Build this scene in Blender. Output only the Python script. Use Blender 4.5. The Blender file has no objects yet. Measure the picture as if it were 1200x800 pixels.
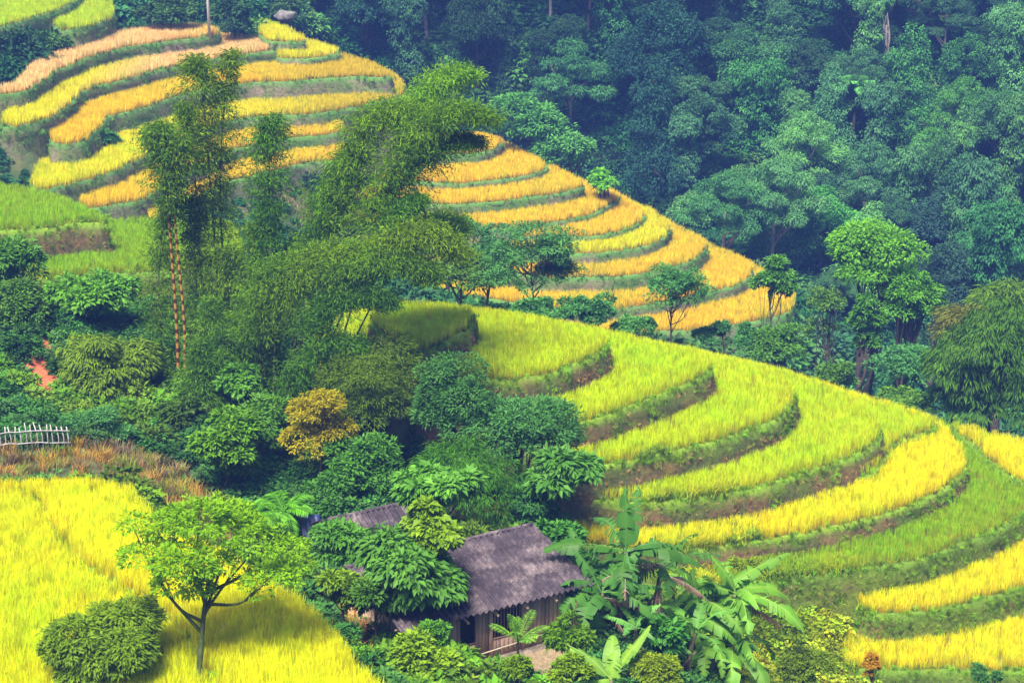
import bpy, math, random
import numpy as np
from mathutils import Vector, noise
from mathutils.geometry import tessellate_polygon
R = math.radians
# ------------------------------------------------------------ camera, world, sun, exposure
F = 2239.0; TH = R(18.0); CT, ST = math.cos(TH), math.sin(TH); CAMZ = 60.0
sc = bpy.context.scene
cam = bpy.data.objects.new('camera', bpy.data.cameras.new('camera'))
sc.collection.objects.link(cam); sc.camera = cam
cam.location = (0, 0, CAMZ); cam.rotation_euler = (math.pi/2-TH, 0, 0)
cam.data.sensor_width = 36; cam.data.lens = 36*F/1200; cam.data.clip_start = .5; cam.data.clip_end = 5000
SUN_EL, SUN_AZ = 63, 207          # azimuth measured clockwise from +Y: behind the camera
w = bpy.data.worlds.new('World'); sc.world = w; w.use_nodes = True
nt = w.node_tree; bg = nt.nodes['Background']; sky = nt.nodes.new('ShaderNodeTexSky')
sky.sky_type = 'NISHITA'; sky.sun_disc = False; sky.sun_elevation = R(SUN_EL); sky.sun_rotation = R(SUN_AZ)
sky.air_density = 1.0; sky.dust_density = 2.0; nt.links.new(sky.outputs[0], bg.inputs[0]); bg.inputs[1].default_value = .07
sl = bpy.data.lights.new('sun', 'SUN'); sl.energy = 5.0; sl.angle = R(22); sl.color = (1, .93, .80)
so = bpy.data.objects.new('sun', sl); sc.collection.objects.link(so)
a_, e_ = R(SUN_AZ), R(SUN_EL)
so.rotation_euler = Vector((-math.sin(a_)*math.cos(e_), -math.cos(a_)*math.cos(e_), -math.sin(e_))).to_track_quat('-Z', 'Y').to_euler()
sc.view_settings.view_transform = 'Standard'; sc.view_settings.look = 'None'; sc.view_settings.gamma = 1
sc.view_settings.exposure = 1.26
sc.cycles.max_bounces = 6; sc.cycles.diffuse_bounces = 3; sc.cycles.glossy_bounces = 2
sc.cycles.transmission_bounces = 4; sc.cycles.volume_bounces = 0; sc.cycles.transparent_max_bounces = 4
sc.cycles.use_denoising = True
HAZE_COL, HAZE_D = (.15, .30, 1.0), .00066
# ------------------------------------------------------------ helpers
rng = np.random.default_rng(7); random.seed(7)
C = sc.collection
def ray(u, v):
    dx = (u-600)/F; dy = (400-v)/F
    return np.array([dx, CT+dy*ST, -ST+dy*CT])
def at(u, v, drop): d = ray(u, v); return d*(drop/-d[2])+[0, 0, CAMZ]
def atY(u, v, Y): d = ray(u, v); return d*(Y/d[1])+[0, 0, CAMZ]
def pxm(p):  # pixels per metre at a point
    return F/(p[1]*CT-(p[2]-CAMZ)*ST)
def tag(o, label=None, cat=None, group=None, kind=None):
    if label: o['label'] = label
    if cat: o['category'] = cat
    if group: o['group'] = group
    if kind: o['kind'] = kind
    return o
def empty(name, loc, rz=0, **k):
    o = bpy.data.objects.new(name, None); C.objects.link(o); o.location = loc; o.rotation_euler = (0, 0, rz)
    o.empty_display_size = .2
    return tag(o, **k)
def link(name, me, parent=None, mat=None, **k):
    o = bpy.data.objects.new(name, me); C.objects.link(o)
    if parent: o.parent = parent
    if mat is not None and not me.materials: me.materials.append(mat)
    return tag(o, **k)
def copy_tree(o, parent=None):
    c = o.copy(); C.objects.link(c); c.parent = parent
    for ch in o.children: copy_tree(ch, c)
    return c
def mesh(name, V, faces, attrs=None, smooth=False):
    """faces: list of int arrays (n,3) / (n,4); attrs: {name: (n verts) or (n,3)}"""
    V = np.asarray(V, dtype=np.float32).reshape(-1, 3)
    fl = [np.asarray(f, dtype=np.int32) for f in faces if len(f)]
    me = bpy.data.meshes.new(name)
    me.vertices.add(len(V)); me.vertices.foreach_set('co', V.ravel())
    if fl:
        lt = np.concatenate([np.full(len(f), f.shape[1], np.int32) for f in fl])
        li = np.concatenate([f.ravel() for f in fl])
        me.loops.add(len(li)); me.loops.foreach_set('vertex_index', li)
        me.polygons.add(len(lt)); ls = np.concatenate([[0], np.cumsum(lt)[:-1]]).astype(np.int32)
        me.polygons.foreach_set('loop_start', ls); me.polygons.foreach_set('loop_total', lt)
        if smooth: me.polygons.foreach_set('use_smooth', np.ones(len(lt), bool))
    me.update(calc_edges=True)
    for k, a in (attrs or {}).items():
        a = np.asarray(a, dtype=np.float32)
        t = 'FLOAT' if a.ndim == 1 else 'FLOAT_VECTOR'
        at_ = me.attributes.new(k, t, 'POINT')
        at_.data.foreach_set('value' if a.ndim == 1 else 'vector', a.ravel())
    return me
class MB:
    """collects pieces of one mesh"""
    def __init__(s): s.V = []; s.T = []; s.Q = []; s.A = []; s.n = 0
    def add(s, V, T=None, Q=None, a=0.):
        V = np.asarray(V, float).reshape(-1, 3)
        if T is not None and len(T): s.T.append(np.asarray(T).reshape(-1, 3)+s.n)
        if Q is not None and len(Q): s.Q.append(np.asarray(Q).reshape(-1, 4)+s.n)
        s.V.append(V); s.A.append(np.broadcast_to(np.asarray(a, float), (len(V),))); s.n += len(V)
    def tube(s, P, r, n=7, a=0., cap=True):
        P = np.asarray(P, float); m = len(P); r = np.broadcast_to(np.asarray(r, float), (m,))
        t = np.gradient(P, axis=0); t /= np.linalg.norm(t, axis=1)[:, None]+1e-9
        ref = np.array([0.31, .95, .05]) if abs(t[0][2]) > .5 else np.array([0, 0, 1.])
        x = np.cross(t, ref); x /= np.linalg.norm(x, axis=1)[:, None]+1e-9; y = np.cross(t, x)
        an = np.linspace(0, 2*np.pi, n, endpoint=False)
        V = P[:, None]+r[:, None, None]*(np.cos(an)[None, :, None]*x[:, None]+np.sin(an)[None, :, None]*y[:, None])
        i = np.arange(m-1)[:, None]*n; j = np.arange(n)[None]; k = (j+1) % n
        Q = np.stack([i+j, i+k, i+n+k, i+n+j], -1).reshape(-1, 4)
        V = V.reshape(-1, 3); T = []
        if cap:
            V = np.vstack([V, P[-1], P[0]])
            T = [((m-1)*n+q, (m-1)*n+(q+1) % n, m*n) for q in range(n)]+[((q+1) % n, q, m*n+1) for q in range(n)]
        s.add(V, T, Q, a)
    def box(s, x0, x1, y0, y1, z0, z1, a=0.):
        V = [(x, y, z) for z in (z0, z1) for y in (y0, y1) for x in (x0, x1)]
        s.add(V, None, [(0, 2, 3, 1), (4, 5, 7, 6), (0, 1, 5, 4), (2, 6, 7, 3), (0, 4, 6, 2), (1, 3, 7, 5)], a)
    def me(s, name, smooth=False):
        f = []
        if s.T: f.append(np.vstack(s.T))
        if s.Q: f.append(np.vstack(s.Q))
        return mesh(name, np.vstack(s.V), f, {'v': np.concatenate(s.A)}, smooth)
def crv(P, n, closed=False):
    """Catmull-Rom through points, n samples"""
    P = np.asarray(P, float); m = len(P)
    if closed: Q = np.vstack([P[-1], P, P[0], P[1]]); seg = m
    else: Q = np.vstack([2*P[0]-P[1], P, 2*P[-1]-P[-2]]); seg = m-1
    t = np.linspace(0, seg, n, endpoint=not closed); i = np.minimum(t.astype(int), seg-1); f = (t-i)[:, None]
    a, b, c, d = Q[i], Q[i+1], Q[i+2], Q[i+3]
    return .5*((2*b)+(c-a)*f+(2*a-5*b+4*c-d)*f*f+(3*b-a-3*c+d)*f**3)
def norm(v): return v/(np.linalg.norm(v, axis=-1, keepdims=True)+1e-9)
def inpoly(x, y, P):
    ins = np.zeros(len(x), bool)
    bb = (x >= P[:, 0].min()) & (x <= P[:, 0].max()) & (y >= P[:, 1].min()) & (y <= P[:, 1].max())
    if not bb.any(): return ins
    X, Y = x[bb], y[bb]; r = np.zeros(len(X), bool)
    x0, y0 = P[:, 0], P[:, 1]; x1, y1 = np.roll(x0, -1), np.roll(y0, -1)
    for k in range(len(P)):
        c = (y0[k] > Y) != (y1[k] > Y)
        if c.any():
            xi = x0[k]+(Y-y0[k])*(x1[k]-x0[k])/(y1[k]-y0[k]+1e-12); r ^= c & (X < xi)
    ins[bb] = r; return ins
def vnoise(x, y, s, seed=0.):
    """cheap smooth numpy noise in about -1..1"""
    r = np.random.default_rng(int(seed*13)+5); o = np.zeros_like(x, dtype=float)
    for k in range(6):
        a = r.uniform(0, 6.28); f = 2*np.pi/(s*r.uniform(.6, 1.7)); p = r.uniform(0, 6.28)
        o += np.sin((x*np.cos(a)+y*np.sin(a))*f+p)
    return o/3.2
# ------------------------------------------------------------ materials
def mat(name): m = bpy.data.materials.new(name); m.use_nodes = True; return m, m.node_tree, m.node_tree.nodes['Principled BSDF']
def nd(t, ty, **k):
    n = t.nodes.new('ShaderNode'+ty)
    for a, b in k.items(): setattr(n, a, b)
    return n
def ramp(t, src, stops):
    r = nd(t, 'ValToRGB'); e = r.color_ramp.elements
    while len(e) < len(stops): e.new(.5)
    for q, (p, c) in zip(e, stops): q.position = p; q.color = (*c, 1)
    t.links.new(src, r.inputs[0]); return r.outputs[0]
def mix(t, a, b, fac, mode='MIX'):
    m = nd(t, 'Mix', data_type='RGBA', blend_type=mode)
    for i, x in ((6, a), (7, b), (0, fac)):
        if hasattr(x, 'links') or hasattr(x, 'is_linked'): t.links.new(x, m.inputs[i])
        elif i == 0: m.inputs[0].default_value = x
        else: m.inputs[i].default_value = (*x, 1)
    return m.outputs[2]
def attr(t, name, inst=False, vec=False):
    n = nd(t, 'Attribute', attribute_name=name)
    if inst: n.attribute_type = 'INSTANCER'
    return n.outputs['Color' if vec else 'Fac']
def noise_(t, scale, detail=4, rough=.6, coord='Object', dist=0):
    n = nd(t, 'TexNoise'); n.inputs['Scale'].default_value = scale; n.inputs['Detail'].default_value = detail
    n.inputs['Roughness'].default_value = rough; n.inputs['Distortion'].default_value = dist
    tc = nd(t, 'NewGeometry') if coord == 'Position' else nd(t, 'TexCoord'); t.links.new(tc.outputs[coord], n.inputs['Vector']); return n.outputs['Fac']
def bump(t, p, h, strength, dist=.05):
    b = nd(t, 'Bump'); b.inputs['Strength'].default_value = strength; b.inputs['Distance'].default_value = dist
    t.links.new(h, b.inputs['Height']); t.links.new(b.outputs[0], p.inputs['Normal'])
def leafy(t, p, col, transl=.35, rough=.5, spec=.35):
    t.links.new(col, p.inputs['Base Color']); p.inputs['Roughness'].default_value = rough
    p.inputs['Specular IOR Level'].default_value = spec
    tr = nd(t, 'BsdfTranslucent'); mx = nd(t, 'MixShader'); mx.inputs[0].default_value = transl
    c2 = mix(t, col, (1.25, 1.15, .5), 1., 'MULTIPLY'); t.links.new(c2, tr.inputs[0])
    t.links.new(p.outputs[0], mx.inputs[1]); t.links.new(tr.outputs[0], mx.inputs[2])
    t.links.new(mx.outputs[0], t.nodes['Material Output'].inputs[0])
def leaf_mat(name, dark, light, transl=.3, rough=.5, spec=.35, objtint=True):
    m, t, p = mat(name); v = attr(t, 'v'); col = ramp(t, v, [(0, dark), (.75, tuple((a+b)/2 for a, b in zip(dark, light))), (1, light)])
    if objtint:
        oi = nd(t, 'ObjectInfo'); col = mix(t, col, oi.outputs['Color'], 1., 'MULTIPLY')
    leafy(t, p, col, transl, rough, spec); return m
def inst_mat(name, transl=.3, base=None, rough=.6):
    """plants placed in their thousands: colour comes from the placed plant's tint; h = height in the plant"""
    m, t, p = mat(name); tint = attr(t, 'tint', True, True); v = attr(t, 'v')
    col = mix(t, tint, ramp(t, v, [(0, (.70, .70, .70)), (1, (1.16, 1.16, 1.16))]), 1., 'MULTIPLY')
    if base:
        h = attr(t, 'h'); f = ramp(t, h, [(0, (0, 0, 0)), (.4, (1, 1, 1))]); f2 = nd(t, 'RGBToBW'); t.links.new(f, f2.inputs[0])
        col = mix(t, base, col, f2.outputs[0])
    leafy(t, p, col, transl, 1., 0.); return m
M = {}
M['rice'] = inst_mat('rice_leaf', .38, (.52, .30, .03))
M['tuft'] = inst_mat('grass_blade', .3)
M['shrubleaf'] = inst_mat('shrub_leaf', .25, None, .5)
M['broad'] = leaf_mat('broad_leaf', (.03, .10, .012), (.19, .37, .04), .3, .55, .2)
M['yellowgreen'] = leaf_mat('young_leaf', (.10, .22, .005), (.34, .52, .010), .4, .6, .15)
M['mango'] = leaf_mat('mango_leaf', (.055, .15, .008), (.30, .50, .010), .3, .55, .2)
M['bluegreen'] = leaf_mat('feathery_leaf', (.02, .10, .035), (.09, .30, .09), .3, .6, .15)
M['bamboo'] = leaf_mat('bamboo_leaf', (.026, .075, .006), (.29, .41, .015), .35, .7, .08)
M['orange'] = leaf_mat('withering_leaf', (.16, .13, .006), (.62, .40, .01), .35, .7, .1)
M['forest'] = leaf_mat('forest_leaf', (.007, .038, .028), (.11, .27, .08), .25, .7, .08)
m, t, p = mat('bark'); c = ramp(t, noise_(t, 6, 6), [(.3, (.03, .022, .016)), (.7, (.12, .09, .07))]); t.links.new(c, p.inputs[0]); p.inputs['Roughness'].default_value = .9; bump(t, p, noise_(t, 14), .6); M['bark'] = m
m, t, p = mat('mossy_bark'); c = ramp(t, noise_(t, 5, 6), [(.35, (.03, .03, .014)), (.55, (.05, .08, .012)), (.75, (.11, .09, .06))]); t.links.new(c, p.inputs[0]); p.inputs['Roughness'].default_value = .95; bump(t, p, noise_(t, 14), .8); M['mossbark'] = m
m, t, p = mat('pale_bark'); c = ramp(t, noise_(t, 3, 6), [(.3, (.14, .11, .09)), (.7, (.36, .31, .27))]); t.links.new(c, p.inputs[0]); p.inputs['Roughness'].default_value = .9; M['palebark'] = m
m, t, p = mat('bamboo_culm'); wv = nd(t, 'TexWave', wave_type='BANDS', bands_direction='Z'); wv.inputs['Scale'].default_value = .62; wv.inputs['Distortion'].default_value = 1.5
tc = nd(t, 'TexCoord'); t.links.new(tc.outputs['Object'], wv.inputs[0])
oi = nd(t, 'ObjectInfo'); c = mix(t, ramp(t, wv.outputs['Fac'], [(0, (.18, .09, .05)), (.35, (.40, .20, .12)), (.5, (1, 1, 1)), (1, (1.2, 1.2, .8))]), oi.outputs['Color'], 1., 'MULTIPLY')
t.links.new(c, p.inputs[0]); p.inputs['Roughness'].default_value = .45; M['culm'] = m
def soil_mat(name, stops, sc_=1.2, b=.6):
    m, t, p = mat(name); n1 = noise_(t, sc_, 8, .65); c = ramp(t, n1, stops)
    n2 = noise_(t, sc_*9, 6, .7); c = mix(t, c, ramp(t, n2, [(.3, (.55, .55, .55)), (.7, (1.3, 1.3, 1.3))]), 1., 'MULTIPLY')
    t.links.new(c, p.inputs[0]); p.inputs['Roughness'].default_value = .95; bump(t, p, n2, b, .15); return m
G1, G2, BR, BR2 = (.07, .12, .012), (.12, .18, .015), (.17, .11, .05), (.24, .15, .07)
m = soil_mat('hillside_ground', [(.35, (.035, .06, .015)), (.5, (.06, .09, .02)), (.62, (.12, .09, .04)), (.75, (.05, .08, .02))], .25)
M['ground'] = m
def bank_mat(name, stops, lip):
    m, t, p = mat(name); n1 = noise_(t, .35, 8, .65); c = ramp(t, n1, stops)
    n2 = noise_(t, 4, 8, .85); c = mix(t, c, ramp(t, n2, [(.36, (.35, .36, .33)), (.62, (1.5, 1.4, 1.3))]), 1., 'MULTIPLY')
    c = mix(t, c, lip, attr(t, 'lip')); t.links.new(c, p.inputs[0]); p.inputs['Roughness'].default_value = .95
    bump(t, p, n2, .9, .2); return m
M['bank'] = bank_mat('grassy_earth_bank', [(.34, BR2), (.45, BR), (.54, (.09, .10, .03)), (.66, G2)], (.22, .38, .015))
M['bankgreen'] = bank_mat('overgrown_bank', [(.30, (.17, .13, .05)), (.42, (.17, .24, .018)), (.62, (.10, .17, .014)), (.72, (.20, .22, .03))], (.15, .28, .015))
M['bankfar'] = bank_mat('weedy_bank', [(.36, (.26, .21, .17)), (.48, (.18, .20, .09)), (.60, (.10, .20, .04))], (.10, .26, .04))
M['redsoil'] = soil_mat('red_soil', [(.3, (.36, .075, .03)), (.6, (.52, .14, .06)), (.8, (.25, .10, .05))], .9)
M['yard'] = soil_mat('packed_earth', [(.3, (.17, .12, .07)), (.55, (.26, .19, .11)), (.75, (.12, .11, .05))], .9)
# ------------------------------------------------------------ terraces: contours
def rv(L, u0=-999, u1=9999): return [p for p in reversed(L) if u0 <= p[0] <= u1]
T = {}     # name: (drop, loop of pixel points, bank height, spacing, bank material)
t1 = [(440,385),(462,405),(497,412),(517,402),(543,390),(555,374),(557,360),(530,352),(480,350),(440,360)]
t2 = [(430,400),(500,432),(545,440),(593,449),(633,442),(667,432),(700,417),(714,407),(710,397),(693,389),(667,380),(633,370),(600,363),(557,356),(500,352),(430,365)]
t3 = [(420,420),(500,450),(600,480),(650,499),(700,489),(733,479),(767,467),(797,455),(820,441),(827,428),(815,413),(790,402),(750,391),(715,383),(650,368),(560,352),(420,360)]
t4 = [(410,440),(540,500),(640,535),(690,545),(740,541),(800,529),(860,512),(905,495),(930,478),(934,464),(915,447),(880,430),(830,411),(790,399),(700,375),(560,350),(410,355)]
t5 = [(400,450),(560,540),(680,580),(750,590),(820,585),(900,567),(960,550),(1005,533),(1028,515),(1025,498),(1000,475),(960,453),(900,429),(850,413),(790,395),(700,370),(560,345),(400,350)]
t5b = [(700,560),(900,562),(1000,562),(1030,548),(1050,518),(1093,508),(1094,497),(1062,475),(1010,452),(950,434),(900,420),(850,412),(790,395),(700,372),(600,380)]
t6 = [(390,480),(560,600),(700,640),(780,645),(850,640),(900,632),(967,622),(1033,606),(1083,587),(1120,564),(1131,547),(1126,525),(1100,502),(1062,472),(1010,449),(900,415),(790,390),(560,340),(390,345)]
t7 = [(380,500),(500,610),(650,675),(760,692),(830,690),(913,681),(950,677),(1007,667),(1067,659),(1117,641),(1167,621),(1200,605),(1260,570),(1300,520),(1200,505),(1120,488),(1080,470),(1000,440),(900,410),(700,370),(500,345),(380,350)]
t7r = [(1118,495),(1160,503),(1200,512),(1300,535),(1320,590),(1260,585),(1200,567),(1165,547),(1135,518)]
t8 = [(1012,716),(1050,719),(1100,716),(1150,706),(1200,691),(1280,660),(1340,610),(1320,560)]+rv([p for p in t7 if p[1] > 560], 990, 1260)
t9 = [(987,780),(1050,786),(1100,785),(1200,790),(1300,780),(1370,740)]+rv(t8[:6], 1000)
for nm, dr, lp, bh, mt in (('t1', 29.5, t1, 1.5, 'bank'), ('t2', 31., t2, 1.6, 'bank'), ('t3', 32.6, t3, 1.6, 'bank'), ('t4', 34.2, t4, 1.6, 'bank'),
        ('t5', 35.8, t5, 1.6, 'bank'), ('t5b', 36.9, t5b, .5, 'bankgreen'), ('t6', 37.4, t6, 1.1, 'bank'), ('t7', 38.5, t7, 1.6, 'bankgreen'), ('t7r', 38.1, t7r, .6, 'bankgreen'),
        ('t8', 40.1, t8, 1.6, 'bankgreen'), ('t9', 41.7, t9, 1.6, 'bankgreen')):
    T[nm] = (dr, lp, bh, .7, mt)
p1 = [(-60,118),(0,112),(30,108),(50,97),(67,85),(100,70),(140,58),(180,52),(217,47),(252,42)]
p1b = [(254,30),(233,26),(187,28),(160,31),(110,42),(67,59),(40,71),(20,92),(0,99),(-60,104)]
p2 = [(3,147),(33,147),(63,137),(80,125),(90,113),(110,103),(147,95),(187,83),(227,75),(267,68),(300,63),(330,59)]
p3 = [(60,167),(77,170),(97,167),(113,155),(123,140),(150,133),(177,125),(203,115),(240,106),(290,98),(333,97),(390,92),(420,91),(440,92),(458,91)]
p4 = [(37,220),(67,220),(100,213),(140,200),(163,187),(200,168),(240,152),(283,140),(317,137),(367,135),(400,129),(433,123),(471,113)]
p5 = [(95,242),(117,245),(143,240),(170,233),(220,205),(270,178),(297,172),(340,163),(375,160),(400,156)]
p6 = [(180,262),(220,240),(268,214),(290,210),(340,196),(362,192),(400,185)]
q1 = [(312,48),(330,50),(350,50),(355,43),(345,33),(322,26),(308,20),(304,32)]
q2 = [(325,68),(345,70),(370,69),(397,64),(397,55),(380,50),(358,46),(330,52)]
u1 = [(-80,48),(0,33),(30,25),(60,15),(90,1),(92,-30),(-80,-30)]
u2 = [(66,34),(80,37),(100,34),(125,25),(133,13),(128,4),(100,7),(70,21)]
f1 = [(440,176),(480,182),(513,183),(547,181),(573,178),(585,170),(584,159),(550,153),(517,162),(440,165)]
f2 = [(400,205),(450,213),(488,214),(533,216),(583,212),(617,207),(638,201),(641,194),(630,184),(600,175),(560,160),(450,160),(400,180)]
f3 = [(400,228),(473,238),(533,241),(600,235),(653,228),(681,221),(680,212),(660,204),(630,190),(560,165),(400,170)]
f4 = [(400,255),(540,268),(600,267),(655,261),(690,253),(713,244),(725,234),(720,225),(690,216),(650,200),(560,170),(400,170)]
f5 = [(400,265),(560,276),(620,279),(665,278),(700,277),(735,269),(753,258),(753,247),(740,237),(700,220),(560,180),(400,180)]
f6 = [(400,280),(560,290),(640,298),(685,298),(720,296),(760,289),(783,276),(786,266),(772,256),(740,240),(560,190),(400,190)]
f7 = [(400,300),(560,316),(640,325),(685,326),(720,326),(770,318),(810,306),(827,291),(823,281),(805,273),(740,245),(560,200),(400,200)]
f8 = [(400,330),(560,350),(640,362),(672,366),(720,363),(765,357),(825,345),(855,338),(877,328),(881,315),(870,303),(835,292),(740,250),(560,210),(400,210)]
f9 = [(560,380),(700,390),(800,389),(830,386),(870,380),(900,375),(928,364),(932,350),(920,338),(880,310),(740,260),(560,230)]
for nm, dr, lp, bh in (('p1', 28.5, p1+p1b, 1.5), ('p2', 30., p2+[(330,50)]+rv(p1, 10), 1.4), ('p3', 31.4, p3+[(455,77),(430,68),(397,66)]+rv(p2, 60), 1.9), ('p4', 33.3, p4+[(471,98),(455,86)]+rv(p3, 60, 450), 1.4),
        ('p5', 34.7, p5+[(402,148)]+rv(p4, 95, 400), 1.4), ('p6', 36.1, p6+rv(p5, 170, 400), 1.6), ('q1', 29.2, q1, 1.1), ('q2', 30.4, q2, 1.1),
        ('u1', 25.5, u1, 1.8), ('u2', 26.6, u2, 1.5), ('f1', 39., f1, 1.3), ('f2', 40.3, f2, .9), ('f3', 41.2, f3, 1.3), ('f4', 42.5, f4, .8), ('f5', 43.3, f5, .8),
        ('f6', 44.1, f6, 1.25), ('f7', 45.35, f7, 1.6), ('f8', 46.95, f8, 1.3), ('f9', 48.25, f9, 2.)):
    T[nm] = (dr, lp, bh, 1.1, 'bankfar')
g1 = [(-80,275),(0,272),(50,269),(90,263),(120,262),(126,255),(115,244),(80,227),(40,216),(0,209),(-80,200)]
g2 = [(38,327),(80,325),(130,323),(175,320),(240,318),(280,300),(270,255),(180,250),(128,251)]+[(118,258),(90,262),(50,268),(20,290)]
T['g1'] = (28., g1, 2., .8, 'bank'); T['g2'] = (30., g2, 1.6, .8, 'bankgreen')
a1 = [(57,597),(62,622),(80,652),(110,675),(150,692),(190,722),(230,765),(260,805),(280,850),(480,850),(447,802),(410,765),(382,735),(362,702),(300,665),(235,632),(190,608),(168,585),(145,563),(110,556),(60,554),(30,556),(30,580)]
a2 = [(-80,850),(-80,556),(0,556),(60,552),(120,556),(200,620),(330,690),(400,780),(430,850)]
T['a1'] = (29.8, a1, .35, .6, 'bankgreen'); T['a2'] = (30.15, a2, 1.2, .6, 'bankgreen')
CREST = {'t': ([(380,368),(480,350),(557,357),(600,362),(667,376),(715,384),(790,401),(850,413),(900,425),(1000,454),(1060,474),(1120,491),(1200,510),(1320,540)], 13),
         'f': ([(380,165),(440,163),(517,160),(553,153),(586,158),(640,188),(680,208),(724,222),(753,243),(787,260),(826,278),(870,299),(905,322),(935,345)], 8),
         'g': ([(-80,198),(0,209),(40,216),(80,227),(118,246),(127,253),(200,250),(270,255)], 11),
         'a': ([(-80,556),(60,554),(110,556),(145,563),(168,583),(190,604),(235,630),(300,663),(362,700),(410,762),(447,800),(480,850)], 20),
         'p': ([(-60,104),(0,99),(20,92),(40,71),(67,59),(110,42),(160,31),(187,28),(233,26),(254,30),(262,44),(330,48),(397,60),(430,68),(452,78),(475,98)], 8),
         'q': ([(300,30),(308,20),(322,26),(345,33),(358,44),(380,50),(400,56)], 7)}
for k, (dr, lp, bh, sp, mt) in list(T.items()):
    if k[0] in CREST:   # the far edge of each field lies below the rice tops that hide it
        cx, cv = zip(*CREST[k[0]][0]); lp = [(u, max(v, float(np.interp(u, cx, cv))+CREST[k[0]][1])) if k != 'a2' or v < 700 else (u, v) for u, v in lp]
    P = np.array([at(u, v, dr)[:2] for u, v in lp])
    per = np.linalg.norm(np.roll(P, -1, 0)-P, axis=1).sum(); n = int(max(24, per/sp))
    S = crv(P, n*2, True)
    # even spacing
    d = np.r_[0, np.cumsum(np.linalg.norm(np.roll(S, -1, 0)-S, axis=1))]; q = np.linspace(0, d[-1], n, endpoint=False)
    SS = np.vstack([S, S[0]]); S = np.c_[np.interp(q, d, SS[:, 0]), np.interp(q, d, SS[:, 1])]
    area = .5*np.sum(S[:, 0]*np.roll(S[:, 1], -1)-np.roll(S[:, 0], -1)*S[:, 1])
    if area < 0: S = S[::-1]
    tg = norm(np.roll(S, -1, 0)-np.roll(S, 1, 0)); N = np.c_[tg[:, 1], -tg[:, 0]]
    wob = vnoise(S[:, 0], S[:, 1], 5, 1)*.16+vnoise(S[:, 0], S[:, 1], 1.6, 2)*.07
    S = S+N*wob[:, None]
    T[k] = dict(drop=dr, z=CAMZ-dr, P=S, N=N, bh=bh, toe=S+N*((.08+.12*bh) if mt != 'bank' else (.10+.20*bh)), mat=mt, sp=sp)
# ------------------------------------------------------------ terrain
ctl = []
def cp(u, v, drop): p = at(u, v, drop); ctl.append((p[0], p[1], p[2]))
def cy(u, Y, drop): x = (u-600)/F*(Y*CT+drop*ST); ctl.append((x, Y, CAMZ-drop))
for q in ((200,590,32.2),(250,615,32.8),(300,650,33.6),(345,680,33.6),(400,740,32.8),(430,770,32.6),(470,800,32.9),(640,755,33.5),(560,770,33.5),(540,800,33.5),(600,800,33.6),(700,760,33.7),(450,700,33.5),(500,640,33.5),(450,640,33.5),(600,640,33.6),(680,660,34),(560,690,33.5),
          (500,600,33.8),(800,790,36.8),(840,790,38.8),(900,790,41.2),(900,755,40.7),(830,745,39.2),(760,780,35.4),(720,815,34.3),(960,745,40.9),(960,785,41.9),(1000,805,42.4),(930,815,42),(1100,805,43.4),(1200,830,44.5),
          (640,600,37),(600,560,36),(700,640,37),(520,520,34.5),(450,560,34),(300,560,33.2),(300,470,33),(400,470,33.4),(480,440,33),(20,540,31),(75,525,31.2),(-80,540,30.8),(150,540,31.5),(100,490,31.5),(50,450,30.8),(-80,450,30),
          (45,415,29.6),(0,380,29),(-80,340,28.5),(60,350,30.6),(130,345,31),(200,345,31.5),(260,340,31.8),(250,400,32.5),(330,400,33),(300,290,35),(380,300,36),(20,290,29.5),
          (30,200,37),(20,180,35.8),(60,235,37.2),(0,160,34.2),(-80,170,34),(150,262,39),(230,262,40.5),(300,250,41)):
    cp(*q)
for q in ((560,122,37),(600,126,41),(650,124,43),(750,124,48),(850,124,52),(950,124,54),(1050,122,54),(1150,122,52),(1300,122,50),(450,125,40),(350,125,39),(850,140,53),(1000,140,57),(1200,140,60),(1400,140,60),
          (150,172,27),(60,176,25.5),(210,176,27),(270,185,28),(300,200,27),(0,190,20),(-100,180,20),(400,200,31),(470,192,36),(560,185,39),(650,182,44),(750,178,49),(850,176,52),(950,168,55),(300,215,20),(100,215,10),
          (400,225,24),(600,210,36),(750,205,42),(900,200,45),(1050,198,46),(1200,195,47),(1400,190,48),(600,235,24),(900,235,22),(1200,235,20),(1400,235,18),(300,250,5),(0,250,0),(600,275,2),(900,275,-5),(1200,275,-6),
          (600,165,43),(960,152,56),(1100,165,59),(1300,165,58)):
    cy(*q)
for x, y, d in ((0,0,3),(-30,0,3),(30,0,4),(0,25,17),(-25,28,18),(25,28,20),(0,44,28.2),(-18,46,28.6),(18,46,31.5),(-6,53,32),(5,55,33),(40,46,34),(60,60,42),(90,80,47),(-60,60,26),(-60,100,24),(-70,130,26),(100,130,55),(120,180,48),(120,260,-5),(-110,160,10),(-110,230,-5),
                (0,330,-28),(-150,330,-28),(150,330,-28),(-250,0,20),(250,0,30),(0,-60,-15),(0,-250,-20),(-300,200,-10),(300,200,-10),(0,700,-30),(-700,700,-30),(700,700,-30),(700,0,-20),(-700,0,-20),(0,-700,-25),(-700,-700,-25),(700,-700,-25)):
    ctl.append((x, y, CAMZ-d))
for k, t_ in T.items():
    P = t_['toe'][::max(1, int(3.5/t_['sp']))]; ok = np.ones(len(P), bool)
    for j, o in T.items():
        if j != k: ok &= ~inpoly(P[:, 0], P[:, 1], o['toe'])
    for p in P[ok]: ctl.append((p[0], p[1], t_['z']-t_['bh']-.15))
ctl = np.array(ctl); keep = [0]
for i in range(1, len(ctl)):
    if np.min(np.hypot(*(ctl[keep, :2]-ctl[i, :2]).T)) > 1.2: keep.append(i)
ctl = ctl[keep]
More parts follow.
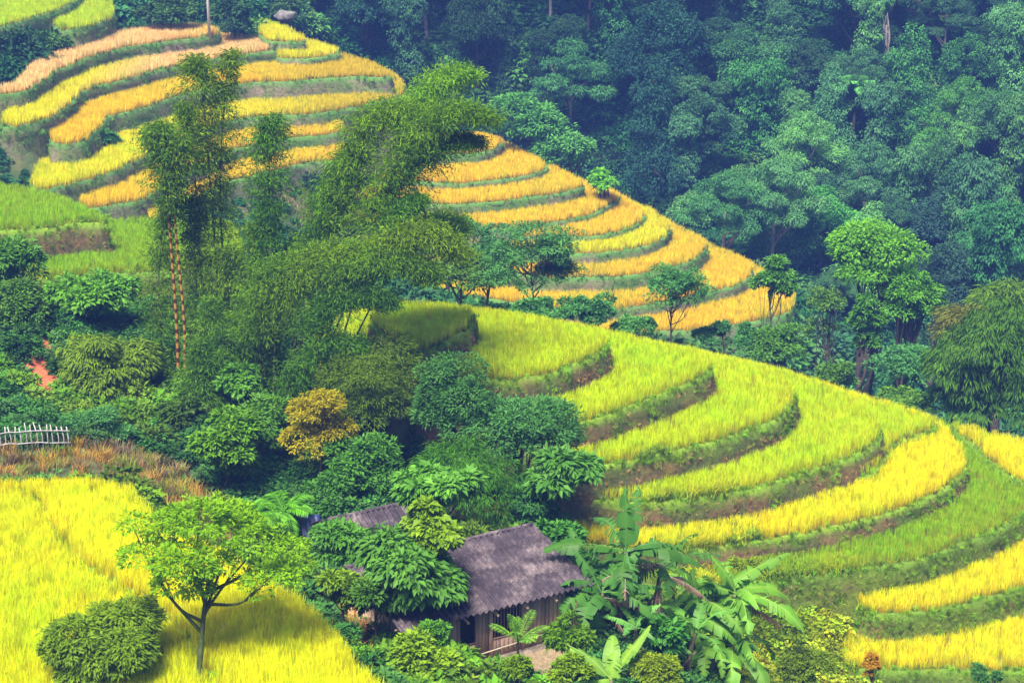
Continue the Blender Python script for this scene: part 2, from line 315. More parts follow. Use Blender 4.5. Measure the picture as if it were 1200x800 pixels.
xs = np.r_[-700, -450, -300, -200, -150, -120, np.arange(-100, -60, 4), np.arange(-60, 75, .9), np.arange(75, 130, 4), 150, 200, 300, 450, 700]
ys = np.r_[-700, -400, -250, -120, -60, -30, 0, 12, 24, 34, np.arange(40, 180, .9), np.arange(180, 270, 1.6), np.arange(272, 330, 6), 360, 420, 520, 700]
K = np.hypot(ctl[:, None, 0]-ctl[None, :, 0], ctl[:, None, 1]-ctl[None, :, 1]); n = len(ctl)
A_ = np.zeros((n+1, n+1)); A_[:n, :n] = -K-np.eye(n)*.15; A_[:n, n] = 1; A_[n, :n] = 1
wt = np.linalg.solve(A_, np.r_[ctl[:, 2], 0])
GX, GY = np.meshgrid(xs, ys); gx, gy = GX.ravel(), GY.ravel(); gz = np.empty(len(gx))
for i in range(0, len(gx), 8000):
    D = np.hypot(gx[i:i+8000, None]-ctl[:, 0], gy[i:i+8000, None]-ctl[:, 1]); gz[i:i+8000] = -D@wt[:n]+wt[n]
gz += vnoise(gx, gy, 7, 3)*.22+vnoise(gx, gy, 2.6, 4)*.08
low = np.full(len(gx), 1e9)
for k, t_ in T.items():
    i = inpoly(gx, gy, t_['P']); low[i] = np.minimum(low[i], t_['z']-.9)
gz = np.minimum(gz, low); gz = np.minimum(gz, CAMZ+38)
Z = gz.reshape(GX.shape)
def ter(x, y):
    x = np.atleast_1d(np.asarray(x, float)); y = np.atleast_1d(np.asarray(y, float))
    i = np.clip(np.searchsorted(xs, x)-1, 0, len(xs)-2); j = np.clip(np.searchsorted(ys, y)-1, 0, len(ys)-2)
    fx = (x-xs[i])/(xs[i+1]-xs[i]); fy = (y-ys[j])/(ys[j+1]-ys[j])
    return (Z[j, i]*(1-fx)+Z[j, i+1]*fx)*(1-fy)+(Z[j+1, i]*(1-fx)+Z[j+1, i+1]*fx)*fy
def gnd(u, v):
    """terrain point seen at a pixel"""
    d = ray(u, v); s = np.arange(45, 320, .25)/d[1]; P = d[None]*s[:, None]; P[:, 2] += CAMZ
    h = ter(P[:, 0], P[:, 1]); i = np.argmax(P[:, 2] < h); return np.array([P[i, 0], P[i, 1], h[i]])
nx, ny = len(xs), len(ys); i = (np.arange(ny-1)[:, None]*nx+np.arange(nx-1)[None]).ravel()
me = mesh('hillside', np.c_[gx, gy, gz], [np.stack([i, i+1, i+nx+1, i+nx], -1)], None, True)
link('hillside', me, None, M['ground'], kind='structure')
# flat sheets of bare earth: the yard round the house and the red soil scar
def patch(name, pts, m, lift=.03, n=40, label=None, drop=None):
    P = np.array([gnd(*q)[:2] for q in pts]) if drop is None else np.array([at(u, v, drop)[:2] for u, v in pts])
    S = crv(P, 60, True); c = S.mean(0); V = [(c[0], c[1])]; rings = 14
    for r in range(1, rings+1): V += [tuple(c+(s-c)*r/rings*(1+.03*math.sin(k*1.7+r))) for k, s in enumerate(S)]
    V = np.array(V); z = ter(V[:, 0], V[:, 1])+lift; z[-60:] -= .12
    Tt = [(0, 1+k, 1+(k+1) % 60) for k in range(60)]
    Q = [(1+(r-1)*60+k, 1+r*60+k, 1+r*60+(k+1) % 60, 1+(r-1)*60+(k+1) % 60) for r in range(1, rings) for k in range(60)]
    return link(name, mesh(name, np.c_[V, z], [np.array(Tt), np.array(Q)], None, True), None, m, kind='structure')
# ------------------------------------------------------------ terrace solids
def tess(P, z):
    t = tessellate_polygon([[Vector((x, y, 0)) for x, y in P]]); return np.array(t)
for k, t_ in T.items():
    S, N, z, bh = t_['P'], t_['N'], t_['z'], t_['bh']; n = len(S)
    prof = [(-.34, 0, .25), (-.22, .05, .8), (-.05, .08, 1), (.06, .0, .9)]+[(.05+.03+(.12 if t_['mat'] != 'bank' else .19)*bh*f, -bh*f, max(0, .55-1.3*f)) for f in (.2, .4, .6, .8, 1)]+[(.35+.25*bh, -bh-5, 0)]
    V = []; L = []
    for q, (off, dz, lp) in enumerate(prof):
        pts = S+N*off; jx = vnoise(S[:, 0]+q*3, S[:, 1], 2.2, q)*.09 if q > 2 else 0
        pts = pts+N*np.atleast_1d(jx)[:, None] if q > 2 else pts
        zz = z+dz+vnoise(S[:, 0], S[:, 1], 1.8, q+9)*(.04 if q else 0)
        V.append(np.c_[pts, zz*np.ones(n)]); L.append(np.clip(lp+vnoise(S[:, 0], S[:, 1], 1.5, q+4)*.2*(lp > 0), 0, 1)*np.ones(n))
    m_ = len(prof); ii = np.arange(m_-1)[:, None]*n; j = np.arange(n)[None]; jj = (j+1) % n
    Q = np.stack([ii+j, ii+n+j, ii+n+jj, ii+jj], -1).reshape(-1, 4)
    me = mesh('terrace', np.vstack(V), [tess(V[0][:, :2], z), Q], {'lip': np.concatenate(L)}, False)
    link('terrace', me, None, M[t_['mat']], kind='structure')
# ------------------------------------------------------------ scattered plants (stuff): one node group per kind of clump
def clump_coll(name, meshes, m):
    col = bpy.data.collections.new(name)
    for q in meshes:
        q.materials.append(m); o = bpy.data.objects.new(name, q); col.objects.link(o)
    g = bpy.data.node_groups.new(name, 'GeometryNodeTree')
    g.interface.new_socket('Geometry', in_out='INPUT', socket_type='NodeSocketGeometry'); g.interface.new_socket('Geometry', in_out='OUTPUT', socket_type='NodeSocketGeometry')
    gi = g.nodes.new('NodeGroupInput'); go = g.nodes.new('NodeGroupOutput'); ci = g.nodes.new('GeometryNodeCollectionInfo')
    ci.inputs[0].default_value = col; ci.inputs[1].default_value = True; ci.inputs[2].default_value = True
    ip = g.nodes.new('GeometryNodeInstanceOnPoints'); ip.inputs['Pick Instance'].default_value = True
    def na(nm, ty): q = g.nodes.new('GeometryNodeInputNamedAttribute'); q.data_type = ty; q.inputs[0].default_value = nm; return q.outputs[0]
    Lk = g.links.new; Lk(gi.outputs[0], ip.inputs['Points']); Lk(ci.outputs[0], ip.inputs['Instance'])
    Lk(na('rot', 'FLOAT_VECTOR'), ip.inputs['Rotation']); Lk(na('scl', 'FLOAT_VECTOR'), ip.inputs['Scale']); Lk(ip.outputs[0], go.inputs[0])
    return g
def scatter(name, P, g, tint, scale, rot=None, **k):
    n = len(P)
    if n == 0: return
    if rot is None: rot = np.c_[rng.normal(0, .08, n), rng.normal(0, .08, n), rng.uniform(0, 6.28, n)]
    scale = np.asarray(scale, float)
    if scale.ndim == 1: scale = np.repeat(scale[:, None], 3, 1)
    me = mesh(name, P, [], {'rot': rot, 'scl': scale, 'tint': np.clip(tint, 0, 1)})
    o = link(name, me, **k); md = o.modifiers.new('plants', 'NODES'); md.node_group = g; k.setdefault('kind', 'stuff'); o['kind'] = 'stuff'
    return o
def blades(r, n, rad, h, wd, lean, seg=3, droop=.5):
    V, Tq, H, A = [], [], [], []
    for b in range(n):
        a = r.uniform(0, 6.28); rr = rad*math.sqrt(r.uniform(0, 1)); base = np.array([math.cos(a)*rr, math.sin(a)*rr, 0]); hh = h*r.uniform(.8, 1.08)
        d = r.uniform(0, 6.28); dv = np.array([math.cos(d), math.sin(d), 0]); side = np.array([-dv[1], dv[0], 0])*wd/2
        k0 = len(V); sh = r.uniform(0, 1)
        for s in range(seg+1):
            f = s/seg; c = base+dv*lean*hh*f**2+np.array([0, 0, hh*(f-droop*.5*max(0, f-.6)**1.3)])
            wv = 1-f**2*.5
            if s < seg: V += [c-side*wv, c+side*wv]; H += [f, f]; A += [sh, sh]
            else: V.append(c); H.append(1); A.append(sh)
        for s in range(seg-1): a_ = k0+2*s; Tq += [(a_, a_+1, a_+3), (a_, a_+3, a_+2)]
        a_ = k0+2*(seg-1); Tq.append((a_, a_+1, a_+2))
    return mesh('clump', V, [np.array(Tq)], {'h': H, 'v': A})
r7 = np.random.default_rng(11)
GR = clump_coll('rice_clump', [blades(r7, 18, .16, .80, .014, .20, 3, .9) for _ in range(5)], M['rice'])
GRF = clump_coll('rice_clump_coarse', [blades(r7, 18, .22, .80, .028, .18, 2, .7) for _ in range(4)], M['rice'])
GT = clump_coll('grass_tuft', [blades(r7, 14, .16, .34, .024, .8, 2, 1.) for _ in range(4)], M['tuft'])
GW = clump_coll('tall_weed', [blades(r7, 22, .30, .85, .03, .6, 3, .9) for _ in range(4)], M['tuft'])
def leaves(P, ax, nr, L, W, fold=.18):
    """leaf-sized faces: base, two sides, tip, folded along the midrib"""
    ax = norm(ax); nr = norm(nr-ax*np.sum(ax*nr, -1, keepdims=True)); sd = np.cross(ax, nr)
    L = np.broadcast_to(L, (len(P),))[:, None]; W = np.broadcast_to(W, (len(P),))[:, None]
    V = np.stack([P, P+ax*L*.45+sd*W*.5+nr*W*fold, P+ax*L-nr*L*.12, P+ax*L*.45-sd*W*.5+nr*W*fold], 1).reshape(-1, 3)
    i = np.arange(len(P))[:, None]*4
    return V, np.concatenate([i+[0, 1, 2], i+[0, 2, 3]], 1).reshape(-1, 3)
def rdir(r, n, zmin=-1.): z = r.uniform(zmin, 1, n); a = r.uniform(0, 6.283, n); s = np.sqrt(1-z*z); return np.c_[s*np.cos(a), s*np.sin(a), z]
def crown_arrays(r, blobs, ncl, per, L, W, cr, droop=.35, zmin=-.35, inner=.78, flat=.6):
    B = np.array([b[0] for b in blobs]); S = np.array([b[1] for b in blobs]); wt_ = (S[:, 0]*S[:, 2]); wt_ = wt_/wt_.sum()
    k = r.choice(len(B), ncl, p=wt_); d = rdir(r, ncl, zmin); c = B[k]+d*S[k]*(r.uniform(inner, 1.08, ncl)+(r.uniform(0, 1, ncl) < .10)*r.uniform(.1, .4, ncl))[:, None]
    ax = norm(d/S[k]*S[k].mean()+[0, 0, .35]); sh = .45*r.uniform(0, 1, len(B))[k]+.55*r.uniform(0, 1, ncl)
    K = np.repeat(np.arange(ncl), per); n = len(K)
    q = norm(rdir(r, n)+ax[K]*.7); off = q*cr*(r.uniform(.15, 1, n)**.6)[:, None]; off[:, 2] *= flat
    P = c[K]+off; a = norm(q*[1, 1, .5]+ax[K]*.35+r.normal(0, .25, (n, 3))-[0, 0, droop]); nr = norm(ax[K]*.6+[0, 0, 1.]+r.normal(0, .45, (n, 3)))
    ll = L*r.uniform(.5, 1.3, n)
    V, Tt = leaves(P, a, nr, ll, ll*W/L)
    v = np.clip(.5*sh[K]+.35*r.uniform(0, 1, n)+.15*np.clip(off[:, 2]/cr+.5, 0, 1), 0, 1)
    return V, Tt, np.repeat(v, 4)
def crown(name, r, blobs, *a, **k):
    V, Tt, v = crown_arrays(r, blobs, *a, **k); return mesh(name, V, [Tt], {'v': v})
def ell_blobs(r, n, R3, br, shell=.65, zmin=-.6, flat=.75):
    """smaller lobes spread through an ellipsoid of radii R3"""
    d = rdir(r, n, zmin); f = r.uniform(shell*.5, shell*1.08, n)[:, None]; c = d*np.array(R3)*f; s = br*r.uniform(.5, 1.3, n)
    return [(c[i], np.array([s[i], s[i], s[i]*flat])) for i in range(n)]
def shrub(r, rad, ncl, per, L, W): return crown('clump', r, ell_blobs(r, 5, (rad*.7, rad*.7, rad*.5), rad*.55), ncl, per, L, W, rad*.28)
def lift(me, z):
    co = np.empty(len(me.vertices)*3, np.float32); me.vertices.foreach_get('co', co); co[2::3] += z; me.vertices.foreach_set('co', co); return me
GS = clump_coll('shrub_clump', [lift(shrub(r7, .8, 60, 12, .20, .09), .45) for _ in range(3)]+[lift(shrub(r7, .8, 34, 10, .30, .17), .4) for _ in range(2)], M['shrubleaf'])
GC = clump_coll('creeper_clump', [lift(shrub(r7, .5, 22, 10, .15, .09), .12) for _ in range(4)], M['shrubleaf'])
tufts = []   # (points, tint, scale, rot)
def jit(col, n, s=.2, hue=.08):
    c = np.tile(np.array(col), (n, 1))*(1+rng.normal(0, s, n)[:, None]); return c*(1+rng.normal(0, hue, (n, 3)))
LIME, YEL, GOLD, PINK, GRN = (.58, .74, .003), (.82, .80, .003), (.88, .68, .02), (.92, .68, .32), (.32, .54, .010)
rice_info = {
 't1': (LIME, 'small lime-yellow rice plot at the tip left of the near hill, just below the arching bamboo'),
 't2': (LIME, 'crescent rice field on top of the near rounded hill, second step from the summit'),
 't3': (LIME, 'third rice step of the near hill, wrapping round the summit crescent'),
 't4': (LIME, 'fourth rice step of the near hill, broad lime curve above the dark burrow in its bank'),
 't5': (LIME, 'fifth rice step of the near hill, its rounded end just below the dark burrow'),
 't5b': (LIME, 'bright rice plot at the outer right shoulder of the near hill, facing the hanging bamboo'),
 't6': (YEL, 'long bright yellow rice band sweeping right from behind the dead banana leaves'),
 't7': (GRN, 'grass-green unripe rice band under the long bright yellow one'),
 't7r': (YEL, 'yellow rice patch at the right edge below the hanging bamboo'),
 't8': (YEL, 'yellow wedge-shaped rice strip near the right edge, below the green band'),
 't9': (YEL, 'lowest rice strip at the bottom right corner, yellow above weeds'),
 'p1': (PINK, 'pinkish ripe rice terrace at the upper left, below the electric pole'),
 'p2': (PINK, 'rice terrace half pink and half yellow, second below the electric pole'),
 'p3': (GOLD, 'golden terrace curving behind the tallest bamboo top on the far left hill'),
 'p4': (YEL, 'long yellow terrace running from the far left bushes to the right rim of the far hill'),
 'p5': (GOLD, 'narrow golden terrace crossing behind the middle of the bamboos'),
 'p6': (GOLD, 'short golden terrace glimpsed between bamboo stems, lowest of the far left hill'),
 'q1': (YEL, 'tiny yellow terrace highest on the far rim, right of the dark tree by the pole'),
 'q2': (YEL, 'small pale yellow terrace on the far rim, second right of the dark tree by the pole'),
 'u1': (LIME, 'lime rice field cut by the top left corner of the photo'),
 'u2': (LIME, 'small oval lime rice plot among bushes at the top left'),
 'f1': (GOLD, 'small golden cap of rice on top of the far spur'),
 'f2': (GOLD, 'second golden step of the far spur, just below its cap'),
 'f3': (GOLD, 'third golden step of the far spur, thin and long'),
 'f4': (GOLD, 'fourth golden step of the far spur, ending beside the bright shrub'),
 'f5': (GOLD, 'fifth step of the far spur, a short tawny tongue'),
 'f6': (YEL, 'sixth step of the far spur, its yellow tongue paler than the ones around'),
 'f7': (GOLD, 'seventh step of the far spur, a tawny strip over a tall bank'),
 'f8': (GOLD, 'eighth step of the far spur, behind the thin feathery tree'),
 'f9': (GOLD, 'lowest golden step of the far spur, behind the slender round-topped tree'),
 'g1': (GRN, 'bright green rice field at the left edge above the red cut bank'),
 'g2': (GRN, 'lime green rice strip under the red cut bank, left of the bamboo stems'),
 'a1': ((.76, .82, .003), 'brilliant yellow foreground rice field behind the spreading tree'),
 'a2': ((.70, .77, .004), 'brilliant yellow-green foreground rice field at the bottom left corner'),
}
for k, t_ in T.items():
    colr, lab = rice_info[k]; P = t_['P']-t_['N']*(.0 if k == 'a1' else .08); near = k in ('a1', 'a2'); far = t_['mat'] == 'bankfar'
    dens = 42 if near else (14 if far else 28)
    x0, y0 = P.min(0); x1, y1 = P.max(0); x0 = max(x0, -75); x1 = min(x1, 75); y0 = max(y0, 52)
    n = int((x1-x0)*(y1-y0)*dens); X = rng.uniform(x0, x1, n); Y = rng.uniform(y0, y1, n)
    fr = np.abs(X)/(Y*CT+t_['drop']*ST) < .31; X, Y = X[fr], Y[fr]      # what the camera and a step beside it can see
    i = inpoly(X, Y, P)
    for j, o in T.items():
        if j != k and o['z'] > t_['z']: i &= ~inpoly(X, Y, (o['toe']+o['P'])/2)
    X, Y = X[i], Y[i]; n = len(X)
    if k == 't7': i = (X > at(855, 690, 39.2)[0]+(Y-at(855, 690, 39.2)[1])*-.35); X, Y = X[i], Y[i]; n = len(X)
    edge = np.full(n, 9.)
    for c in range(0, n, 4000): edge[c:c+4000] = np.sqrt(((X[c:c+4000, None]-P[None, ::2, 0])**2+(Y[c:c+4000, None]-P[None, ::2, 1])**2).min(1))
    tint = jit(colr, n, .15, .05)
    big = vnoise(X, Y, 9, 1)*.5+vnoise(X, Y, 3.2, 2)*.35
    g = np.clip(big, 0, 1)[:, None]; tint = tint*(1-g*[.16, .03, 0]); g = np.clip(-big, 0, 1)[:, None]; tint = tint*(1+g*[.04, -.04, 0])
    e = np.clip(1.-edge*1.1, 0, 1)[:, None]*(.0 if k == 'g1' else .18 if far else .3)*rng.uniform(.3, 1, (n, 1)); tint = tint*(1-e)+e*np.array((.62, .30, .03))
    if k == 'p2': f = np.clip((X-at(90, 105, 30.1)[0])/5, 0, 1)[:, None]; tint = tint*f+(1-f)*jit(YEL, n, .12, .04)
    if k == 'p1': f = np.clip((X-at(185, 50, 28)[0])/8, 0, .7)[:, None]; tint = tint*(1-f)+f*jit(GOLD, n, .12, .04)
    if k in ('a1', 'a2'):
        f = np.clip((Y-np.interp(X, [-20, -8], [71.5, 69]))/2.5, 0, 1)[:, None]*.6; tint = tint*(1-f)+f*jit((.86, .60, .008), n, .15, .04)
    if k == 'p3' or k == 'p4': f = np.clip((X-at(300, 97, 33)[0])/10, 0, .8)[:, None]; tint = tint*(1-f)+f*jit((.70, .56, .02), n, .12, .04)
    s = rng.uniform(.93, 1.05, n)*(1.08 if far else 1.)*(1+.06*big)
    if k in ('t7', 'g1', 'g2', 'u1'): s *= .85
    scatter('rice_crop', np.c_[X, Y, np.full(n, t_['z'])], GRF if far else GR, tint, s, label=lab, cat='rice field', group='terraced rice fields')
    # grass on lip and bank
    dl = t_['sp']; nb = int(len(P)*dl*(7. if far else 34)*(t_['bh']+.4)); q = rng.integers(0, len(P), nb); f = rng.uniform(-.25, 1, nb); nn = t_['N'][q]
    S = t_['P'][q]+np.c_[-nn[:, 1], nn[:, 0]]*rng.uniform(-dl/2, dl/2, nb)[:, None]+nn*(.05+np.maximum(f, 0)*(.12 if t_['mat'] != 'bank' else .19)*t_['bh']-np.maximum(-f, 0)*1.2)[:, None]
    zz = t_['z']-np.maximum(f, 0)*t_['bh']+np.where(f < 0, .1, .02)
    hid = (np.abs(S[:, 0])/(S[:, 1]*CT+t_['drop']*ST) > .31) | (S[:, 1] < 50)
    for j, o in T.items():
        if j != k and o['z'] > t_['z']: hid |= inpoly(S[:, 0], S[:, 1], o['P'])
    S, zz, f, nn = S[~hid], zz[~hid], f[~hid], nn[~hid]; nb = len(S)
    pat = vnoise(S[:, 0], S[:, 1], 5, 5)+f*.9+rng.normal(0, .25, nb); dry = (pat > (.22 if t_['mat'] == 'bank' else 1.1)) & (f > .15)
    if far: dry = (pat > .9)
    tn = np.where(dry[:, None], jit((.44, .29, .13) if t_['mat'] != 'bankfar' else (.34, .29, .20), nb, .42, .12), jit((.21, .38, .015) if not far else (.14, .30, .04), nb, .38, .14))
    keep_ = ~dry | (rng.uniform(0, 1, nb) < .8); ang = np.arctan2(nn[:, 1], nn[:, 0])
    ro = np.c_[rng.normal(0, .3, nb), rng.normal(0, .3, nb), rng.uniform(0, 6.28, nb)]; ro[:, 0] += -nn[:, 1]*.5*(f > 0); ro[:, 1] += nn[:, 0]*.5*(f > 0)
    tufts.append((np.c_[S, zz][keep_], tn[keep_], (rng.uniform(.3, .8, nb)*(1.4 if far else 1)*np.where(dry, .7, 1.))[keep_], ro[keep_]))
scatter('bank_grass', np.vstack([q[0] for q in tufts]), GT, np.vstack([q[1] for q in tufts]), np.concatenate([q[2] for q in tufts]), np.vstack([q[3] for q in tufts]),
        label='short green and dry grass growing on the earth banks between all rice terraces', cat='grass')
# ------------------------------------------------------------ undergrowth over the open ground
def free(X, Y, grow='toe'):
    i = np.ones(len(X), bool)
    for t_ in T.values(): i &= ~inpoly(X, Y, t_['toe'])
    return i
def pixpoly(pts): return np.array([gnd(*p)[:2] for p in pts])
yardP = pixpoly([(515,720),(545,765),(530,815),(620,815),(665,770),(700,740),(690,700),(600,700)])
redP = pixpoly([(28,432),(25,455),(48,482),(72,478),(70,450),(58,425),(75,408),(50,402)])
browns = [pixpoly(p) for p in ([(0,572),(-40,572),(-40,530),(80,525),(150,528),(200,545),(260,590),(300,622),(350,660),(330,690),(240,645),(190,615),(150,575)],
          [(350,650),(400,690),(440,740),(470,800),(445,800),(400,755),(360,700)])]
def veg(region, n, yr, xlim=.31):
    Y = rng.uniform(*yr, n); X = rng.uniform(-1, 1, n)*xlim*(Y*CT+40*ST); i = free(X, Y) & ~inpoly(X, Y, yardP) & ~inpoly(X, Y, redP); return X[i], Y[i]
X, Y = veg(0, 15000, (56, 125)); Zt = ter(X, Y); n = len(X)
pat = vnoise(X, Y, 8, 7); br = inpoly(X, Y, browns[0]) | inpoly(X, Y, browns[1])
hs = np.array([xlim for xlim in np.clip(.75+.35*pat, .35, 1.2)])
i = ~br & (rng.uniform(0, 1, n) < .55)
right = (X > 8) & (Y < 95)
tn = np.where((pat > .3)[:, None], jit((.12, .25, .02), n, .25, .1), jit((.05, .15, .03), n, .3, .1)); tn = np.where(right[:, None], jit((.26, .36, .018), n, .28, .12), tn)
hs = np.where(right, hs*.5, hs)
scatter('undergrowth', np.c_[X, Y, Zt-.1][i], GS, tn[i], (hs*rng.uniform(.6, 1.2, n))[i], label='low leafy undergrowth covering the slopes around the near fields and house', cat='undergrowth')
i = ~br
scatter('ground_creepers', np.c_[X, Y, Zt][i][:9000], GC, tn[i][:9000]*1.1, rng.uniform(.7, 1.6, min(9000, i.sum())), label='creepers and small weeds hugging the near slopes', cat='creepers')
X, Y = veg(0, 16000, (118, 262), .30); n = len(X); pat = vnoise(X, Y, 14, 8)
tn = np.where((pat > .25)[:, None], jit((.09, .24, .05), n, .25, .1), jit((.04, .14, .045), n, .3, .1))
scatter('forest_undergrowth', np.c_[X, Y, ter(X, Y)-.2], GS, tn, np.where((X < at(420, 200, 36)[0]) & (Y < 160), rng.uniform(.4, .8, n), rng.uniform(1., 2.6, n)), label='dense bushes and saplings covering the valley and far slope between the trees', cat='undergrowth')
for b, (bp, lab) in enumerate(zip(browns, ('dry brown and rust coloured weeds along the back edge of the foreground rice', 'dry brown weeds on the bank between foreground rice and the hut'))):
    x0, y0 = bp.min(0); x1, y1 = bp.max(0); n = int((x1-x0)*(y1-y0)*9); X = rng.uniform(x0, x1, n); Y = rng.uniform(y0, y1, n)
    i = inpoly(X, Y, bp) & free(X, Y); X, Y = X[i], Y[i]; n = len(X); pat = vnoise(X, Y, 3, 9)+rng.normal(0, .25, n)
    tn = np.where((pat > .35)[:, None], jit((.46, .30, .05), n, .25, .1), np.where((pat < -.3)[:, None], jit((.20, .14, .09), n, .3, .1), np.where((np.abs(pat) < .13)[:, None], jit((.20, .28, .03), n, .3, .1), jit((.33, .21, .10), n, .3, .12))))
    scatter('dry_weeds', np.c_[X, Y, ter(X, Y)-.05], GW, tn, rng.uniform(.4, .95, n), label=lab, cat='weeds')
# weeds on the slope left of the lower right strips
wp = np.array([at(u_, v_, 39.9)[:2] for u_, v_ in ((740,650),(800,655),(860,655),(900,690),(1000,690),(1030,720),(1000,760),(1000,810),(850,810),(780,760))])
x0, y0 = wp.min(0); x1, y1 = wp.max(0); n = int((x1-x0)*(y1-y0)*26); X = rng.uniform(x0, x1, n); Y = rng.uniform(y0, y1, n)
i = inpoly(X, Y, wp); X, Y = X[i], Y[i]; n = len(X); pat = vnoise(X, Y, 4, 3)
zt = ter(X, Y)
for t_ in T.values():
    j = inpoly(X, Y, t_['P']); zt[j] = np.maximum(zt[j], t_['z'])
tn = np.where((pat > 0)[:, None], jit((.38, .44, .015), n, .2), jit((.20, .32, .02), n, .25))
scatter('slope_weeds', np.c_[X, Y, zt], GT, tn, rng.uniform(1., 2., n), label='yellow-green weeds on the slope right of the banana clump', cat='weeds')
patch('house_yard', [(480,730),(520,790),(560,825),(640,815),(700,775),(720,730),(680,690),(560,690)], M['yard'])
patch('red_soil_slope', [(28,432),(25,455),(48,482),(74,478),(72,450),(58,425),(78,405),(50,400)], M['redsoil'])
# ------------------------------------------------------------ trees
def trunk_mesh(name, r, base, top, rad, limbs=(), n=8, bend=.3, lrad=.4):
    b = MB(); base, top = np.array(base, float), np.array(top, float); L = np.linalg.norm(top-base); m = 7
    f = np.linspace(0, 1, m)[:, None]; off = np.cumsum(r.normal(0, bend*L*.03, (m, 3)), 0); off[:, 2] = 0; P = base+(top-base)*f+off*np.sin(f*2.2)
    rr = rad*(1-.62*f[:, 0]); rr[0] *= 1.35; b.tube(crv(P, 14), np.interp(np.linspace(0, 1, 14), f[:, 0], rr), n, .5)
    for q, tgt in enumerate(limbs):
        tgt = np.array(tgt, float); k = r.uniform(.6, .97); s = crv(P, 50)[int(k*49)]
        mid = s*.5+tgt*.5+np.array([0, 0, -.12*np.linalg.norm(tgt-s)])+r.normal(0, .06*np.linalg.norm(tgt-s), 3)
        b.tube(crv([s, mid, tgt], 8), np.linspace(rad*lrad, rad*.10, 8), 5, .5)
        for _ in range(2):
            e = tgt+np.clip(r.normal(0, 1, 3), -1, 1)*min(.6, np.linalg.norm(tgt-s)*.15); b.tube(np.array([mid, (mid+e)/2+[0, 0, .05], e]), [rad*.16, rad*.1, rad*.05], 4, .5, False)
    return b.me(name, True)
def tree(name, label, cat, u, v, Y, wu, hv, m='broad', bark='bark', nb=14, br=None, ncl=300, per=24, L=.28, W=.12, droop=.35, trad=None, base=None, group=None, tint=(1, 1, 1), seed=None,
         blobs=None, cr=None, zmin=-.35, limbs=7, crown_name='crown', flat=.6, shell=.72, blobflat=.75, lrad=.4, inner=.78, bend=.3, limbpts=None):
    """a tree whose crown centre is seen at pixel (u, v), Y metres away; wu, hv half width and height in pixels"""
    r = np.random.default_rng(seed if seed is not None else int(u*7+v*3)); c = atY(u, v, Y); s = pxm(c); rw, rh = wu/s, hv/s
    if base is None: bx, by = c[0]+r.normal(0, .1*rw), c[1]
    else: q = atY(base[0], base[1], base[2] if len(base) > 2 else Y); bx, by = q[0], q[1]
    bz = ter(bx, by)[0]-.15
    if base is not None and len(base) > 3: bz = q[2]
    o = empty(name, (bx, by, bz), label=label, cat=cat, group=group); C0 = c-np.array([bx, by, bz]); L, W, ncl = L*.8, W*.8, int(ncl*1.4)
    br = br or .42*min(rw, rh*1.2)
    if blobs is None: bl = ell_blobs(r, nb, (max(.1, rw-br*.6), max(.1, (rw-br*.6)*.8), max(.05, rh-br*.5)), br, 1.0, -.75, blobflat)
    else: bl = [(np.array([bu/s, bd, -bv/s]), np.array([bw/s, bw/s, bh_/s])) for bu, bv, bd, bw, bh_ in blobs]
    bl = [(C0+np.array(p), q) for p, q in bl]
    cr = cr or br*.42
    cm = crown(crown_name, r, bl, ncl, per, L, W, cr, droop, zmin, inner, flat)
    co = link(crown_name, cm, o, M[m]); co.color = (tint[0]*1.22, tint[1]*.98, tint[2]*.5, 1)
    top = C0+np.array([0, 0, -rh*.15]); lb = [p*1. for p, q in bl][:limbs]
    link('trunk', trunk_mesh('trunk', r, (0, 0, 0), top, trad or max(.07, .045*np.linalg.norm(C0)*.6), lb, lrad=lrad, bend=bend), o, M[bark])
    return o
# --- foreground
Yf = 60.5
tree('spreading_tree', 'slender tree with a wide flat yellow-green crown standing in the foreground rice', 'tree', 247, 648, 57.5, 110, 52, 'yellowgreen', 'mossbark', ncl=360, per=24, L=.22, W=.10, cr=.27, tint=(.85, 1.2, 1.), base=(224, 822, 55.5),
     blobs=[(-12,-44,0,36,14),(-50,-28,.4,26,10),(-90,-36,0,14,6),(-70,-4,-.5,30,10),(-24,-8,-1,34,13),(28,-22,.5,32,13),(60,-14,0,28,11),(90,2,.4,20,9),(72,20,-.6,24,10),(46,36,-.3,16,7),(-38,24,-.8,20,9),(8,-30,1.2,30,11),(100,20,.2,14,7),(-12,36,-.6,14,6),(4,6,-.4,20,9)], limbs=9, trad=.14, droop=.3, bend=.22, lrad=.5)
tree('round_bush', 'dense rounded green bush in the foreground rice, lower left of the spreading tree', 'bush', 135, 756, 57, 70, 50, 'mango', ncl=640, per=26, L=.25, W=.085, droop=.6, base=(135, 800, 57), nb=18, cr=.28, tint=(.8, .88, .7), br=.75)
# --- left slope
tree('mango_tree', 'rounded glossy mango-like tree in full leaf above the pale fence', 'tree', 122, 424, 88, 50, 52, 'mango', ncl=420, per=26, L=.36, W=.11, droop=.8, nb=16, cr=.42, br=.95, tint=(.75, .82, .8))
tree('leafy_tree', 'bright blue-green round tree just under the lime rice strip on the left', 'tree', 110, 350, 97, 44, 32, 'broad', ncl=240, per=20, L=.42, W=.20, nb=12, cr=.45, tint=(1.0, 1.5, 1.5), droop=.4)
tree('slope_tree', 'dark tree at the left edge below the green rice field', 'tree', 10, 310, 98, 36, 34, 'broad', ncl=260, per=20, L=.36, W=.16, nb=12, tint=(.8, 1.2, 1.6))
tree('slope_tree', 'shady tree at the left edge, the lower of two, above the red soil', 'tree', 18, 372, 94, 40, 36, 'broad', ncl=260, per=20, L=.36, W=.16, nb=12, tint=(.7, .95, 1.3))
